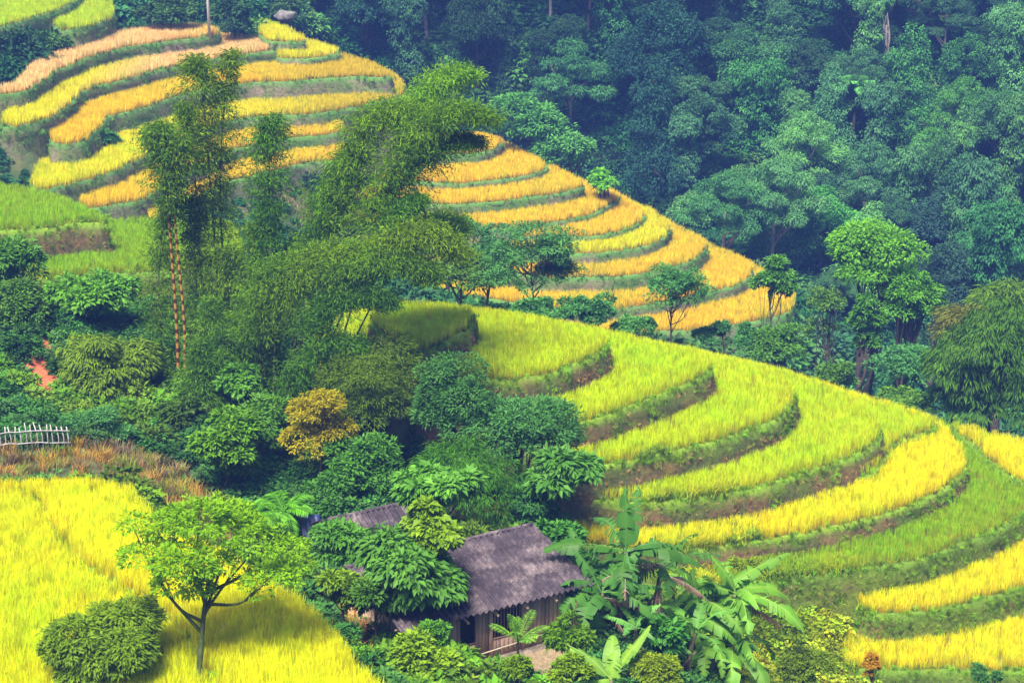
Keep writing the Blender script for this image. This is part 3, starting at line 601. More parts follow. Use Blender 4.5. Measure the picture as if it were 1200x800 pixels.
tree('slope_tree', 'dark bushy tree at the left edge beside the red soil scar', 'tree', 2, 440, 90, 26, 32, 'broad', ncl=180, per=20, L=.34, W=.15, nb=9, tint=(.6, 1.0, 1.5))
for i, (u, v, w_, h_, Y, tn, lab) in enumerate(((22,490,36,16,84.5,(1.3,1.5,.7),'light green shrub right behind the left end of the pale fence'),(62,488,22,14,85.5,(1.3,1.5,.8),'light green shrub below the red soil, behind the fence'),(148,488,20,15,85,(.9,1.2,1),'low green shrub right of the feathery blue-green one by the fence'),
        (178,520,26,26,83,(.6,.7,.6),'dim olive bush between the fence shrubs and the bamboo foot'),(215,500,24,34,85,(.5,.62,.6),'dark bush at the foot of the yellow-stemmed bamboo'))):
    tree('garden_shrub', lab, 'bush', u, v, Y, w_, h_, 'broad', ncl=130, per=18, L=.30, W=.15, nb=9, tint=tn, trad=.06)
tree('feathery_shrub', 'feathery blue-green shrub standing at the right end of the pale fence', 'bush', 112, 503, 82, 40, 28, 'bluegreen', ncl=260, per=24, L=.22, W=.07, nb=12, tint=(1.5, 1.5, 2.2), blobflat=.4, trad=.07)
# --- behind the hut and around the bamboo
D = (
 ('leaf_bush', 'bush with bright glossy leaves on top, left of the orange withering bush', 'bush', 264, 528, 79, 38, 50, dict(m='mango', ncl=330, per=18, L=.36, W=.18, tint=(.6, .95, 1.5), nb=14)),
 ('leaf_bush', 'dark green bush tucked between the bamboo foot and the orange bush', 'bush', 305, 500, 82, 36, 40, dict(m='broad', ncl=220, per=20, L=.28, W=.12, tint=(.75, 1.1, 1.3))),
 ('leaf_bush', 'olive bush under the bamboo stems, left of the bright glossy bush', 'bush', 225, 470, 88, 34, 40, dict(m='broad', ncl=240, per=20, L=.26, W=.10, tint=(.75, 1.0, 1.0))),
 ('leaf_bush', 'pale-leaved bush in the shade of the arching bamboo, above the bright glossy bush', 'bush', 280, 450, 87, 36, 26, dict(m='broad', ncl=200, per=20, L=.32, W=.15, tint=(1.0, 1.5, 1.9))),
 ('withering_bush', 'bush turning orange-yellow among dark green foliage', 'bush', 374, 506, 80, 36, 54, dict(m='orange', ncl=300, per=22, L=.22, W=.08, nb=14, tint=(.85, 1.35, 1.))),
 ('leaf_bush', 'dark bush right of the orange withering bush, over the bluish hut roof', 'bush', 425, 545, 80, 45, 40, dict(m='broad', ncl=300, per=20, L=.30, W=.13, tint=(.6, 1.05, 1.35))),
 ('leaf_bush', 'very dark bush beneath the orange withering bush', 'bush', 385, 590, 78, 40, 30, dict(m='broad', ncl=200, per=20, L=.30, W=.14, tint=(.5, .9, 1.3))),
 ('mound_bamboo', 'rounded grey-green bamboo mound at the foot of the near hill', 'bamboo', 438, 450, 84, 62, 62, dict(m='bamboo', ncl=760, per=28, L=.26, W=.05, droop=.5, tint=(.7, .95, 1.6), nb=24, crown_name='foliage')),
 ('feathery_tree', 'dark blue-green tree rising against the crescent rice field', 'tree', 535, 478, 83, 50, 60, dict(m='bluegreen', ncl=420, per=24, L=.26, W=.10, nb=20, blobflat=.45)),
 ('feathery_tree', 'wide tiered blue-green tree in front of the third and fourth rice steps', 'tree', 610, 510, 82, 78, 55, dict(m='bluegreen', ncl=560, per=24, L=.26, W=.10, nb=24, blobflat=.38, tint=(1.1, 1.15, 1.3))),
 ('drooping_tree', 'fine-leaved drooping green tree above the hut ridge', 'tree', 548, 560, 77, 58, 52, dict(m='bamboo', ncl=460, per=26, L=.30, W=.05, droop=.95, tint=(.42, 1.0, 2.0), nb=18)),
 ('drooping_tree', 'fine-leaved bluish tree directly behind the right end of the hut ridge', 'tree', 620, 592, 77, 50, 34, dict(m='bluegreen', ncl=330, per=22, L=.30, W=.10, tint=(.9, 1.0, 1.1), nb=14)),
 ('umbrella_tree', 'small umbrella-shaped tree with large drooping dark leaves behind the tall banana', 'tree', 660, 555, 76, 36, 28, dict(m='broad', ncl=170, per=13, L=.62, W=.26, droop=.7, tint=(.75, 1.2, 2.0), nb=12, blobflat=.5)),
 ('leaf_bush', 'dark broad-leaved bush between the hut roof and the tall banana', 'bush', 650, 625, 72.5, 24, 30, dict(m='broad', ncl=140, per=16, L=.40, W=.2, tint=(.55, 1.1, 1.5), nb=10)),
 ('hut_tree', 'tree with layered large dark leaves hiding the left half of the hut roof, topmost clump', 'tree', 502, 568, 71, 52, 22, dict(m='broad', ncl=260, per=14, L=.48, W=.22, droop=.7, tint=(.85, 1.35, 1.9), nb=14, blobflat=.5)),
 ('hut_tree', 'large-leaved tree standing right in front of the hut roof', 'tree', 485, 668, 64.5, 58, 52, dict(m='broad', ncl=420, per=14, L=.46, W=.21, droop=.75, tint=(.75, 1.15, 1.7), nb=18, blobflat=.55)),
 ('vine_tree', 'bright lime-leaved climber hanging between the two dark large-leaved hut trees', 'climber', 510, 622, 65.5, 34, 34, dict(m='mango', ncl=170, per=13, L=.36, W=.26, droop=.6, tint=(.85, 1.0, 1.3), nb=10)),
 ('hut_tree', 'dark large-leaved tree left of the hut, beside the small bluish roof', 'tree', 400, 640, 68, 34, 28, dict(m='broad', ncl=240, per=14, L=.42, W=.18, droop=.6, tint=(.7, 1.15, 1.5), nb=12, blobflat=.5)),
 ('leaf_bush', 'bright green bush on the bank between foreground rice and hut', 'bush', 400, 690, 63.5, 24, 32, dict(m='mango', ncl=170, per=16, L=.28, W=.13, tint=(.7, .85, .8), nb=10)),
 ('leaf_bush', 'dark green bush under the hut tree, left of the bright bush', 'bush', 440, 700, 63.5, 30, 36, dict(m='broad', ncl=200, per=18, L=.30, W=.13, tint=(.7, .95, 1.1), nb=10)),
 ('bright_bush', 'bright lime-green leafy bush at the bottom, in front of the hut corner', 'bush', 498, 772, 60.5, 38, 32, dict(m='mango', ncl=280, per=15, L=.30, W=.18, tint=(1.0, 1.15, 1.4), nb=14, droop=.2)),
 ('leaf_bush', 'dark bush between the hut corner and the bright bush', 'bush', 505, 744, 61.5, 22, 12, dict(m='broad', ncl=120, per=16, L=.28, W=.13, tint=(.8, 1.3, 1.1), nb=8)),
 ('yard_bush', 'leafy bush beside the hut right corner post', 'bush', 668, 742, 62.5, 24, 36, dict(m='mango', ncl=220, per=16, L=.26, W=.10, tint=(.6, .85, .9), nb=12)),
 ('yard_bush', 'small plant with lime leaves at the bottom between hut and young banana', 'bush', 670, 788, 60, 20, 16, dict(m='mango', ncl=110, per=14, L=.24, W=.13, tint=(.9, 1.0, 1), nb=7)),
 ('yard_bush', 'dense yellow-green bush at the bottom, right of the young banana', 'bush', 770, 788, 61, 32, 22, dict(m='mango', ncl=300, per=20, L=.16, W=.08, tint=(1.0, .95, .8), nb=12)),
 ('yard_bush', 'low green bush in front of the hut below the pale palm fronds', 'bush', 606, 788, 60, 18, 18, dict(m='mango', ncl=170, per=15, L=.22, W=.12, tint=(.7, .85, .9), nb=9)),
 ('leaf_bush', 'dark bush in shade right of the tall banana stems', 'bush', 768, 745, 67, 30, 30, dict(m='broad', ncl=150, per=16, L=.36, W=.2, tint=(.5, 1.1, 1.6), nb=9)),
 ('slope_bush', 'yellow-green bush behind the top of the bright banana clump', 'bush', 868, 668, 78, 32, 16, dict(m='mango', ncl=170, per=18, L=.20, W=.1, tint=(1.0, .95, .8), nb=9)),
 ('slope_bush', 'olive bush at the bottom right of the bright banana clump', 'bush', 940, 782, 70, 36, 26, dict(m='mango', ncl=220, per=20, L=.18, W=.08, tint=(.62, .66, .8), nb=12)),
 ('slope_bush', 'small orange-leaved bush at the left end of the lowest rice strip', 'bush', 1022, 782, 72, 9, 16, dict(m='orange', ncl=80, per=16, L=.16, W=.08, nb=6)),
 ('slope_bush', 'bluish shrub at the bottom edge below the lowest rice strip', 'bush', 1155, 790, 72, 24, 10, dict(m='bluegreen', ncl=120, per=18, L=.18, W=.08, nb=8)),
)
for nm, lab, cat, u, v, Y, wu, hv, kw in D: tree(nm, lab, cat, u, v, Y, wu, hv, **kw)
# --- middle distance
D = (
 ('feathery_tree', 'wide airy blue-green tree between the arching bamboo and the far spur', 'tree', 625, 305, 115, 62, 46, dict(m='bluegreen', ncl=420, per=22, L=.30, W=.12, nb=30, br=1.0, blobflat=.32, tint=(1.3, 1.3, 1.6), limbs=20, trad=.12, base=(632, 385, 115), inner=.4)),
 ('feathery_tree', 'bluish tree tucked behind the arching bamboo tip, left of the wide airy one', 'bush', 572, 310, 121, 32, 44, dict(m='bluegreen', ncl=220, per=22, L=.34, W=.14, nb=13, tint=(1.2, 1.3, 2.0))),
 ('feathery_tree', 'low blue-green tree just over the crest right of the wide airy tree', 'bush', 690, 362, 113, 36, 18, dict(m='bluegreen', ncl=180, per=22, L=.34, W=.14, nb=12, blobflat=.4, tint=(1.1, 1.2, 1.5))),
 ('thin_tree', 'thin tree with tiers of feathery leaves in front of the two lowest spur steps', 'tree', 788, 345, 113, 40, 36, dict(m='bluegreen', ncl=200, per=20, L=.30, W=.12, nb=18, br=.8, inner=.4, blobflat=.32, tint=(1.3, 1.4, 1.7), limbs=13, trad=.09)),
 ('thin_tree', 'slender round-topped tree standing at the tip of the far spur', 'tree', 905, 335, 125, 23, 36, dict(m='broad', ncl=200, per=20, L=.36, W=.17, nb=12, blobflat=.7, tint=(.75, 1.25, 1.3), trad=.12)),
 ('vine_tree', 'low vine-wrapped thicket at the foot of the slender round-topped tree', 'bush', 912, 405, 122, 34, 26, dict(m='broad', ncl=190, per=20, L=.36, W=.16, nb=12, tint=(.8, 1.2, 1.5))),
 ('thin_tree', 'spindly half-bare tree left of the tall bright valley tree', 'tree', 965, 372, 121, 22, 46, dict(m='broad', ncl=80, per=16, L=.32, W=.13, nb=13, tint=(.9, 1.1, 1.6), limbs=13, trad=.10)),
 ('valley_tree', 'tall bright green tree with a broad layered crown in the valley', 'tree', 1022, 300, 126, 56, 44, dict(m='broad', ncl=460, per=22, L=.38, W=.16, nb=24, blobflat=.45, tint=(1.1, 1.7, 1.3), limbs=18, trad=.2, base=(1012, 440, 126))),
 ('valley_tree', 'lower leafy side tree under the right of the tall bright valley tree', 'tree', 1062, 350, 124, 42, 32, dict(m='broad', ncl=260, per=22, L=.38, W=.16, nb=15, blobflat=.45, tint=(1.0, 1.6, 1.2), limbs=12)),
 ('vine_tree', 'vine-covered stump of a tree right of the spindly one, beneath the bright crown', 'tree', 1012, 388, 123, 20, 40, dict(m='broad', ncl=170, per=20, L=.34, W=.16, nb=12, tint=(.7, 1.2, 1.3))),
 ('valley_shrub', 'pale blue-green shrub mass right of the tall bright valley tree foot', 'bush', 1065, 430, 118, 46, 28, dict(m='bluegreen', ncl=300, per=22, L=.32, W=.12, nb=16, tint=(1.3, 1.4, 2.0))),
 ('valley_shrub', 'low shrubs hiding the foot of the wide airy tree', 'bush', 632, 362, 112, 44, 13, dict(m='bluegreen', ncl=220, per=20, L=.30, W=.12, nb=14, tint=(1.4, 1.5, 1.7))),
 ('valley_shrub', 'olive shrub between the arching bamboo and the wide airy tree', 'bush', 540, 322, 116, 40, 30, dict(m='broad', ncl=260, per=20, L=.30, W=.12, nb=16, tint=(.8, 1.0, 1.2))),
 ('valley_shrub', 'pale shrub just over the crest, left of the thin tiered tree', 'bush', 742, 382, 113, 24, 14, dict(m='bluegreen', ncl=160, per=20, L=.30, W=.12, nb=11, tint=(1.6, 1.6, 1.7))),
 ('valley_shrub', 'dark shrub on the crest under the spindly tree', 'bush', 985, 440, 114, 30, 16, dict(m='broad', ncl=150, per=20, L=.32, W=.14, nb=10, tint=(.8, 1.1, 1.5))),
 ('valley_shrub', 'leafy shrub at the crest left of the hanging bamboo', 'bush', 1060, 470, 112, 40, 14, dict(m='broad', ncl=170, per=20, L=.32, W=.12, nb=10, tint=(1.0, 1.3, 1.3))),
 ('valley_shrub', 'low shrub row between the crest and the thin tiered tree', 'bush', 850, 392, 114, 42, 12, dict(m='bluegreen', ncl=170, per=20, L=.30, W=.12, nb=10, tint=(1.2, 1.3, 1.7))),
 ('hanging_bamboo', 'large bluish bamboo clump with drooping leaves at the right edge', 'bamboo', 1158, 432, 111, 64, 84, dict(m='bamboo', ncl=1000, per=20, L=.55, W=.10, droop=1.3, tint=(.5, .95, 2.6), nb=32, crown_name='foliage', cr=.5)),
 ('hanging_bamboo', 'reddish-tipped bamboo leaning out from the left of the large bluish clump', 'bamboo', 1125, 380, 115, 36, 26, dict(m='orange', ncl=190, per=14, L=.42, W=.09, droop=.9, tint=(.38, .75, 5.), nb=14, crown_name='foliage', cr=.6, inner=.3)),
 ('hanging_bamboo', 'pale bamboo top beyond the right edge clump', 'bamboo', 1185, 355, 122, 40, 26, dict(m='bamboo', ncl=220, per=16, L=.6, W=.12, droop=.9, tint=(.8, 1.2, 3.), nb=12, crown_name='foliage', cr=.6)),
 ('spur_bush', 'bright green bush perched above the fourth spur step', 'bush', 706, 213, 172, 18, 12, dict(m='broad', ncl=120, per=16, L=.5, W=.24, nb=8, tint=(1.4, 2.2, 1.4))),
 ('spur_bush', 'light bluish bush mass behind the cap of the far spur', 'bush', 618, 142, 184, 42, 32, dict(m='bluegreen', ncl=360, per=20, L=.5, W=.22, nb=16, tint=(1.9, 1.9, 2.0))),
 ('spur_bush', 'light bluish bush lower along the right rim of the spur', 'bush', 662, 178, 182, 32, 22, dict(m='bluegreen', ncl=240, per=20, L=.5, W=.22, nb=12, tint=(1.8, 1.8, 2.0))),
 ('rim_tree', 'dark round tree beside the electric pole on the far hill rim', 'tree', 274, 22, 186, 22, 26, dict(m='forest', ncl=260, per=20, L=.5, W=.22, nb=12, tint=(.8, 1, 1.5))),
 ('rim_bush', 'dark bushes between the top left rice plot and the pink terrace', 'bush', 200, 15, 184, 40, 16, dict(m='forest', ncl=260, per=20, L=.5, W=.22, nb=14, tint=(1.1, 1.2, 1.3))),
 ('rim_bush', 'bush left of the pink terrace end at the left edge', 'bush', 12, 72, 168, 30, 20, dict(m='forest', ncl=240, per=20, L=.5, W=.22, nb=12, tint=(1.4, 1.7, 1.6))),
 ('rim_bush', 'low bush on the slope over the pink terrace', 'bush', 55, 50, 171, 26, 12, dict(m='forest', ncl=160, per=20, L=.5, W=.22, nb=10, tint=(1.5, 1.6, 1.3))),
 ('rim_bush', 'broad bush at the left edge under the golden terraces', 'bush', 28, 180, 150, 38, 20, dict(m='forest', ncl=280, per=20, L=.45, W=.2, nb=14, tint=(1.2, 1.8, 1.6))),
 ('rim_bush', 'bush wedged between two golden terraces on the far left hill', 'bush', 128, 165, 153, 16, 14, dict(m='forest', ncl=130, per=18, L=.45, W=.2, nb=8, tint=(1.5, 2.0, 1.3))),
 ('rim_bush', 'bush directly behind the top rim of the green field at the left', 'bush', 50, 206, 149, 34, 8, dict(m='forest', ncl=240, per=20, L=.45, W=.2, nb=14, tint=(1.2, 1.8, 1.6))),
 ('rim_bush', 'shrub on the far rim just above the tiny highest yellow terrace', 'bush', 330, 12, 196, 26, 10, dict(m='forest', ncl=150, per=18, L=.5, W=.2, nb=9, tint=(1.1, 1.2, 1.6))),
 ('bank_bush', 'bushy growth hiding the bank between bamboo tip and third spur step', 'bush', 520, 262, 140, 46, 14, dict(m='bluegreen', ncl=240, per=20, L=.38, W=.16, nb=12, tint=(1.2, 1.4, 1.4))),
)
for nm, lab, cat, u, v, Y, wu, hv, kw in D: tree(nm, lab, cat, u, v, Y, wu, hv, **kw)
# --- forest: a few kinds, each grown once, then copied
def forest_kind(name, nb, R3, br, ncl, per, L, W, droop, hgt, blobflat=.7, trad=.3, bark='bark', blobs=None, cr=None, seed=1, zmin=-.5):
    r = np.random.default_rng(seed); bl = blobs or ell_blobs(r, nb, R3, br, 1., -.6, blobflat); bl = [(p+np.array([0, 0, hgt]), s) for p, s in bl]
    o = empty(name, (0, 0, 0)); link('crown', crown('crown', r, bl, ncl, per, L, W, cr or br*.40, droop, zmin), o, M['forest'])
    link('trunk', trunk_mesh('trunk', r, (0, 0, -1.5), (0, 0, hgt), trad, [p for p, s in bl][:8]), o, M[bark]); return o
def col_blobs(r, h, rad, n): return [(np.array([r.normal(0, rad*.35), r.normal(0, rad*.35), -h*i/n+r.normal(0, .3)]), np.array([rad, rad, rad*1.3])*r.uniform(.7, 1.2)) for i in range(n)]
rk = np.random.default_rng(3)
kinds = {
 'broadleaf': forest_kind('forest_tree', 24, (3.4, 3.2, 3.0), 1.2, 1150, 18, .29, .14, .4, 7.5, seed=1),
 'layered': forest_kind('forest_tree', 20, (4.2, 4.0, 2.0), 1.1, 1050, 18, .28, .13, .5, 8.5, .38, seed=2),
 'conical': forest_kind('forest_tree', 0, None, 1.3, 1150, 18, .28, .14, .6, 7, seed=3, blobs=[(np.array([rk.normal(0, .9)*(1.3-f), rk.normal(0, .9)*(1.3-f), -4+8.5*f]), np.array([1, 1, .6])*(2.6-1.9*f)) for f in np.linspace(0, 1, 18)], cr=.6),
 'vine tower': forest_kind('vine_covered_tree', 0, None, 1.2, 1150, 18, .26, .16, .9, 10, seed=4, blobs=col_blobs(rk, 10, 1.15, 14)+ell_blobs(rk, 6, (2.2, 2.2, .8), 1.3), cr=.5),
 'feathery': forest_kind('forest_tree', 22, (3.8, 3.6, 2.4), 1.0, 1200, 18, .27, .09, .7, 7.5, .35, seed=5, bark='palebark'),
 'bushy': forest_kind('forest_bush', 14, (2.4, 2.3, 1.2), 1.1, 560, 18, .30, .15, .4, 2.6, seed=6, trad=.12),
}
protos_used = set()
looks = {'broadleaf': 'rounded broadleaf tree', 'layered': 'flat-topped tree', 'conical': 'pointed dense tree', 'vine tower': 'vine-hung tree', 'feathery': 'fine-leaved tree', 'bushy': 'low rounded bush'}
def place(kind, x, y, s, tint, label, group, name=None, sz=None, dz=0.):
    p = kinds[kind]
    if kind in protos_used: o = copy_tree(p)
    else: o = p; protos_used.add(kind)
    if name: o.name = name
    o.location = (x, y, ter(x, y)[0]-.3+dz); o.rotation_euler = (0, 0, rng.uniform(0, 6.28)); o.scale = (s, s, sz or s*rng.uniform(1., 1.5)*(1.25 if kind == 'vine tower' else 1))
    for ch in o.children:
        if ch.name.startswith('crown'): ch.color = (*tint, 1)
    return tag(o, label, 'bush' if kind == 'bushy' else 'tree', group)
hand = (  # the trees of the far slope that stand out: crown centre pixel, distance, size, kind, tint, label
 (762,130,204,1.25,'broadleaf',(.55,.75,1.1),'great dark blue tree towering over the slope right of the spur top'),
 (768,205,196,1.15,'conical',(.55,.75,1.1),'dark blue lower tree directly below the great dark one'),
 (1066,125,200,1.05,'conical',(1.5,1.9,1.1),'bright pointed tree standing out on the far slope, right of the tree fern'),
 (870,95,206,1.0,'layered',(1.3,1.5,1.2),'pale green layered crown above the twin vine-covered trunks'),
 (873,160,201,.95,'vine tower',(1.3,1.8,1.),'left one of the twin vine-covered trunks on the far slope'),
 (893,175,200,.95,'vine tower',(1.3,1.8,1.),'right one of the twin vine-covered trunks on the far slope'),
 (715,65,212,1.0,'vine tower',(1.1,1.5,1.1),'tall vine-draped tree at top centre, right of the dark gap'),
 (690,50,214,1.1,'layered',(1.3,1.5,1.3),'pale layered crown at top centre beside the vine-draped tree'),
 (560,35,214,1.1,'vine tower',(1.0,1.3,1.2),'slim vine-draped tree at the top, left of centre'),
 (500,35,216,1.3,'feathery',(1.1,1.3,1.5),'broad bluish tree at the top above the bamboo tip'),
 (670,110,205,1.1,'feathery',(1.3,1.6,1.2),'blue-green tree between the spur cap and the great dark tree'),
 (965,250,180,.9,'broadleaf',(1.9,2.6,1.1),'small lime-topped tree in the valley above the tall bright tree'),
 (1140,85,206,.8,'broadleaf',(1.4,1.7,1.1),'light green rounded crown high on the right slope'),
 (1095,185,190,.8,'feathery',(2.0,2.3,.9),'yellow-green loose tree right below the bright pointed one'),
 (1130,150,194,.9,'feathery',(1.8,2.0,1.),'yellow-green drooping tree on the right slope'),
 (1180,130,197,1.,'feathery',(1.5,1.8,1.1),'green drooping tree near the right edge of the slope'),
 (1120,240,178,1.1,'broadleaf',(.9,.9,1.5),'grey-purple tree in front of the yellow-green ones'),
 (1100,300,160,.9,'broadleaf',(.9,.85,1.3),'dull purplish tree right of the tall bright valley tree'),
 (1165,300,158,1.0,'vine tower',(1.1,1.6,1.2),'vine-draped tree at the right edge above the hanging bamboo'),
 (1185,245,168,.9,'feathery',(1.3,1.9,1.3),'bright blue-green tree at the right edge'),
 (850,245,176,.95,'feathery',(1.5,1.8,1.3),'pale green tree in the valley beyond the spur tip'),
 (1000,70,212,1.1,'layered',(1.1,1.3,1.3),'high layered crown under the bare pale trunk'),
 (430,10,214,1.0,'broadleaf',(.8,1.,1.4),'dark bluish tree top left of the broad bluish one'),
)
occ = []
for u, v, Y, s, kd, tn, lab in hand:
    c = atY(u, v, Y); h = {'broadleaf': 9, 'layered': 10, 'conical': 8, 'vine tower': 8, 'feathery': 9, 'bushy': 2.6}[kd]*s
    g = ter(c[0], c[1])[0]; place(kd, c[0], c[1], s, tn, lab, 'trees standing out on the far slope', dz=float(np.clip(c[2]-g-h, -4, 4))); occ.append((c[0], c[1], 3.2*s))
def zone(u, v):
    a = 'left' if u < 640 else 'middle' if u < 900 else 'right'; b = 'high up' if v < 90 else 'halfway up' if v < 210 else 'low down'; return b, a
def px(p): z = p[1]*CT-(p[2]-CAMZ)*ST; return 600+F*p[0]/z, 400-F*((p[1]*ST)+(p[2]-CAMZ)*CT)/z
nt_ = 0
MARKS = ((762,130,'great dark blue tree'),(1066,125,'bright pointed tree'),(883,165,'twin vine-covered trunks'),(1003,106,'tree fern'),(715,65,'top vine-draped tree'),(550,170,'far spur cap'),(500,35,'broad bluish top tree'),
         (965,250,'lime-topped valley tree'),(1022,300,'tall bright valley tree'),(1160,400,'hanging bamboo'),(1120,240,'grey-purple tree'),(905,335,'slender round-topped tree'),(706,213,'bright spur bush'),(1185,245,'blue-green edge tree'),(790,340,'thin tiered tree'),(1150,60,'top right corner trees'))
for Yr in np.arange(150, 252, 4.7):
    for Xr in np.arange(-45, 80, 4.9):
        x = Xr+rng.normal(0, 1.5)+(Yr % 10 > 5)*2.8; y = Yr+rng.normal(0, 1.5)
        if abs(x)/(y*1.08) > .31: continue
        z = ter(x, y)[0]; u, v = px((x, y, z))
        if u < 420 or v > 420: continue
        if u < 560 and y < 192: continue
        if not free(np.array([x]), np.array([y]))[0]: continue
        if min([np.hypot(x-t_['P'][:, 0], y-t_['P'][:, 1]).min() for t_ in T.values() if t_['mat'] == 'bankfar']) < 5: continue
        if y < 165 and u > 560: kd = rng.choice(['bushy', 'broadleaf', 'feathery'], p=[.5, .25, .25])
        else: kd = rng.choice(['broadleaf', 'layered', 'conical', 'vine tower', 'feathery', 'bushy'], p=[.13, .10, .18, .34, .13, .12])
        if any(np.hypot(x-a, y-b) < c for a, b, c in occ) and kd != 'bushy': continue
        if px((x, y, z+8))[1] > 830: continue
        s = rng.uniform(.55, 1.0)*(.8 if y < 170 else 1)
        br = rng.uniform(.6, 1.5)*(1.35 if (v > 130 and u > 780) else .8); yel = rng.uniform(0, .7)*(1 if v > 130 and u > 800 else .25)  # haze put into the leaf tint: crowns higher up darker and less yellow
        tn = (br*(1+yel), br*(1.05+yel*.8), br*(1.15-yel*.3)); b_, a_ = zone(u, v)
        tone = 'yellowish' if yel > .35 else 'pale green' if br > 1.4 else 'dark' if br < .9 else 'mid green'
        near_ = sorted(MARKS, key=lambda q: np.hypot(q[0]-u, q[1]-v+30))[0]; du, dv = u-near_[0], v-30-near_[1]; dd = np.hypot(du, dv)
        rel = ('left of', 'above left of', 'above', 'above right of', 'right of', 'below right of', 'below', 'below left of')[int(round((math.atan2(dv, du)+math.pi)/(math.pi/4))) % 8]
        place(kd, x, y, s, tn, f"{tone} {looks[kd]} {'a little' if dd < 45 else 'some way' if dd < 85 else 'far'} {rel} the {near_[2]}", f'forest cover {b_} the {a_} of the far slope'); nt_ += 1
print('forest trees', nt_)
# bare pale trunks seen against the dark
for u0, v0, u1_, v1_, Y, lab in ((1038,30,1038,95,205,'bare pale trunk standing upright high on the slope'),):
    a, b = atY(u1_, v1_, Y), atY(u0, v0, Y); o = empty('bare_tree', tuple(a), label=lab, cat='tree'); r = np.random.default_rng(u0)
    link('trunk', trunk_mesh('trunk', r, (0, 0, -9), b-a, .28, [(b-a)+r.normal(0, 1.2, 3) for _ in range(5)]), o, M['palebark'])
# ------------------------------------------------------------ fronds: tree fern and fan palm
def frond(r, L, n, ll, w, arch, az, el, mb, v=.5):
    t = np.linspace(0, 1, 14); h = np.array([math.cos(az), math.sin(az), 0]); P = h*(L*t*math.cos(el))[:, None]+np.outer(L*(t*math.sin(el)-arch*t**2), [0, 0, 1])
    mb.tube(P, np.linspace(.03, .008, 14)*L*.6, 4, v, False)
    sd = np.array([-h[1], h[0], 0]); k = np.linspace(.18, 1, n); Q = np.stack([np.interp(k, t, P[:, i]) for i in range(3)], 1); tg = norm(np.gradient(Q, axis=0))
    for sg in (1, -1):
        ax = norm(sd*sg+tg*.75-[0, 0, .30]+r.normal(0, .06, (n, 3))); V, Tt = leaves(Q, ax, np.tile([0, 0, 1.], (n, 1))+r.normal(0, .1, (n, 3)), ll*np.sin(np.clip(k*2.6, .3, 2.9)), w); mb.add(V, Tt, None, np.repeat(r.uniform(.3, 1, n), 4))
def palm(name, label, cat, u, v, Y, nf, L, ll, w, m, tint, stem, trad=.08, arch=.55, el=(.3, 1.2), az=(0, 6.28)):
    r = np.random.default_rng(u); c = atY(u, v, Y); o = empty(name, (c[0], c[1], c[2]-stem), label=label, cat=cat)
    b = MB(); b.tube([(0, 0, -1.5), (0, 0, stem*.5), (0, 0, stem)], [trad*1.3, trad, trad], 8, .5); link('trunk', b.me('trunk', True), o, M['bark'])
    for i in range(nf):
        b = MB(); frond(r, L*r.uniform(.8, 1.1), 22, ll, w, arch*r.uniform(.7, 1.2), az[0]+(az[1]-az[0])*(i+r.uniform(0, .6))/nf, r.uniform(*el), b)
        f = link('frond', b.me('frond'), o, M[m]); f.location = (0, 0, stem); f.color = (*tint, 1)
palm('tree_fern', 'tree fern with a star of drooping fronds on the far slope', 'tree fern', 1003, 106, 196, 11, 3.2, .9, .22, 'forest', (2.0, 2.4, 1.5), 5, .16, .5)
palm('garden_palm', 'palm with long feathery fronds at the edge of the dry weeds left of the hut', 'palm', 332, 600, 75, 15, 2.1, .55, .07, 'mango', (.6, 1., 1.1), .9, .07, .6)
palm('garden_palm', 'smaller feathery palm low beside the larger one near the dry weeds', 'palm', 300, 604, 73, 10, 1.5, .42, .07, 'mango', (.6, .95, .9), .5, .06, .6)
palm('pale_palm', 'young pale green palm in front of the hut wall', 'palm', 607, 752, 62, 9, 1.5, .32, .03, 'mango', (.9, 1.1, 2.5), .5, .05, .35, (.7, 1.4))
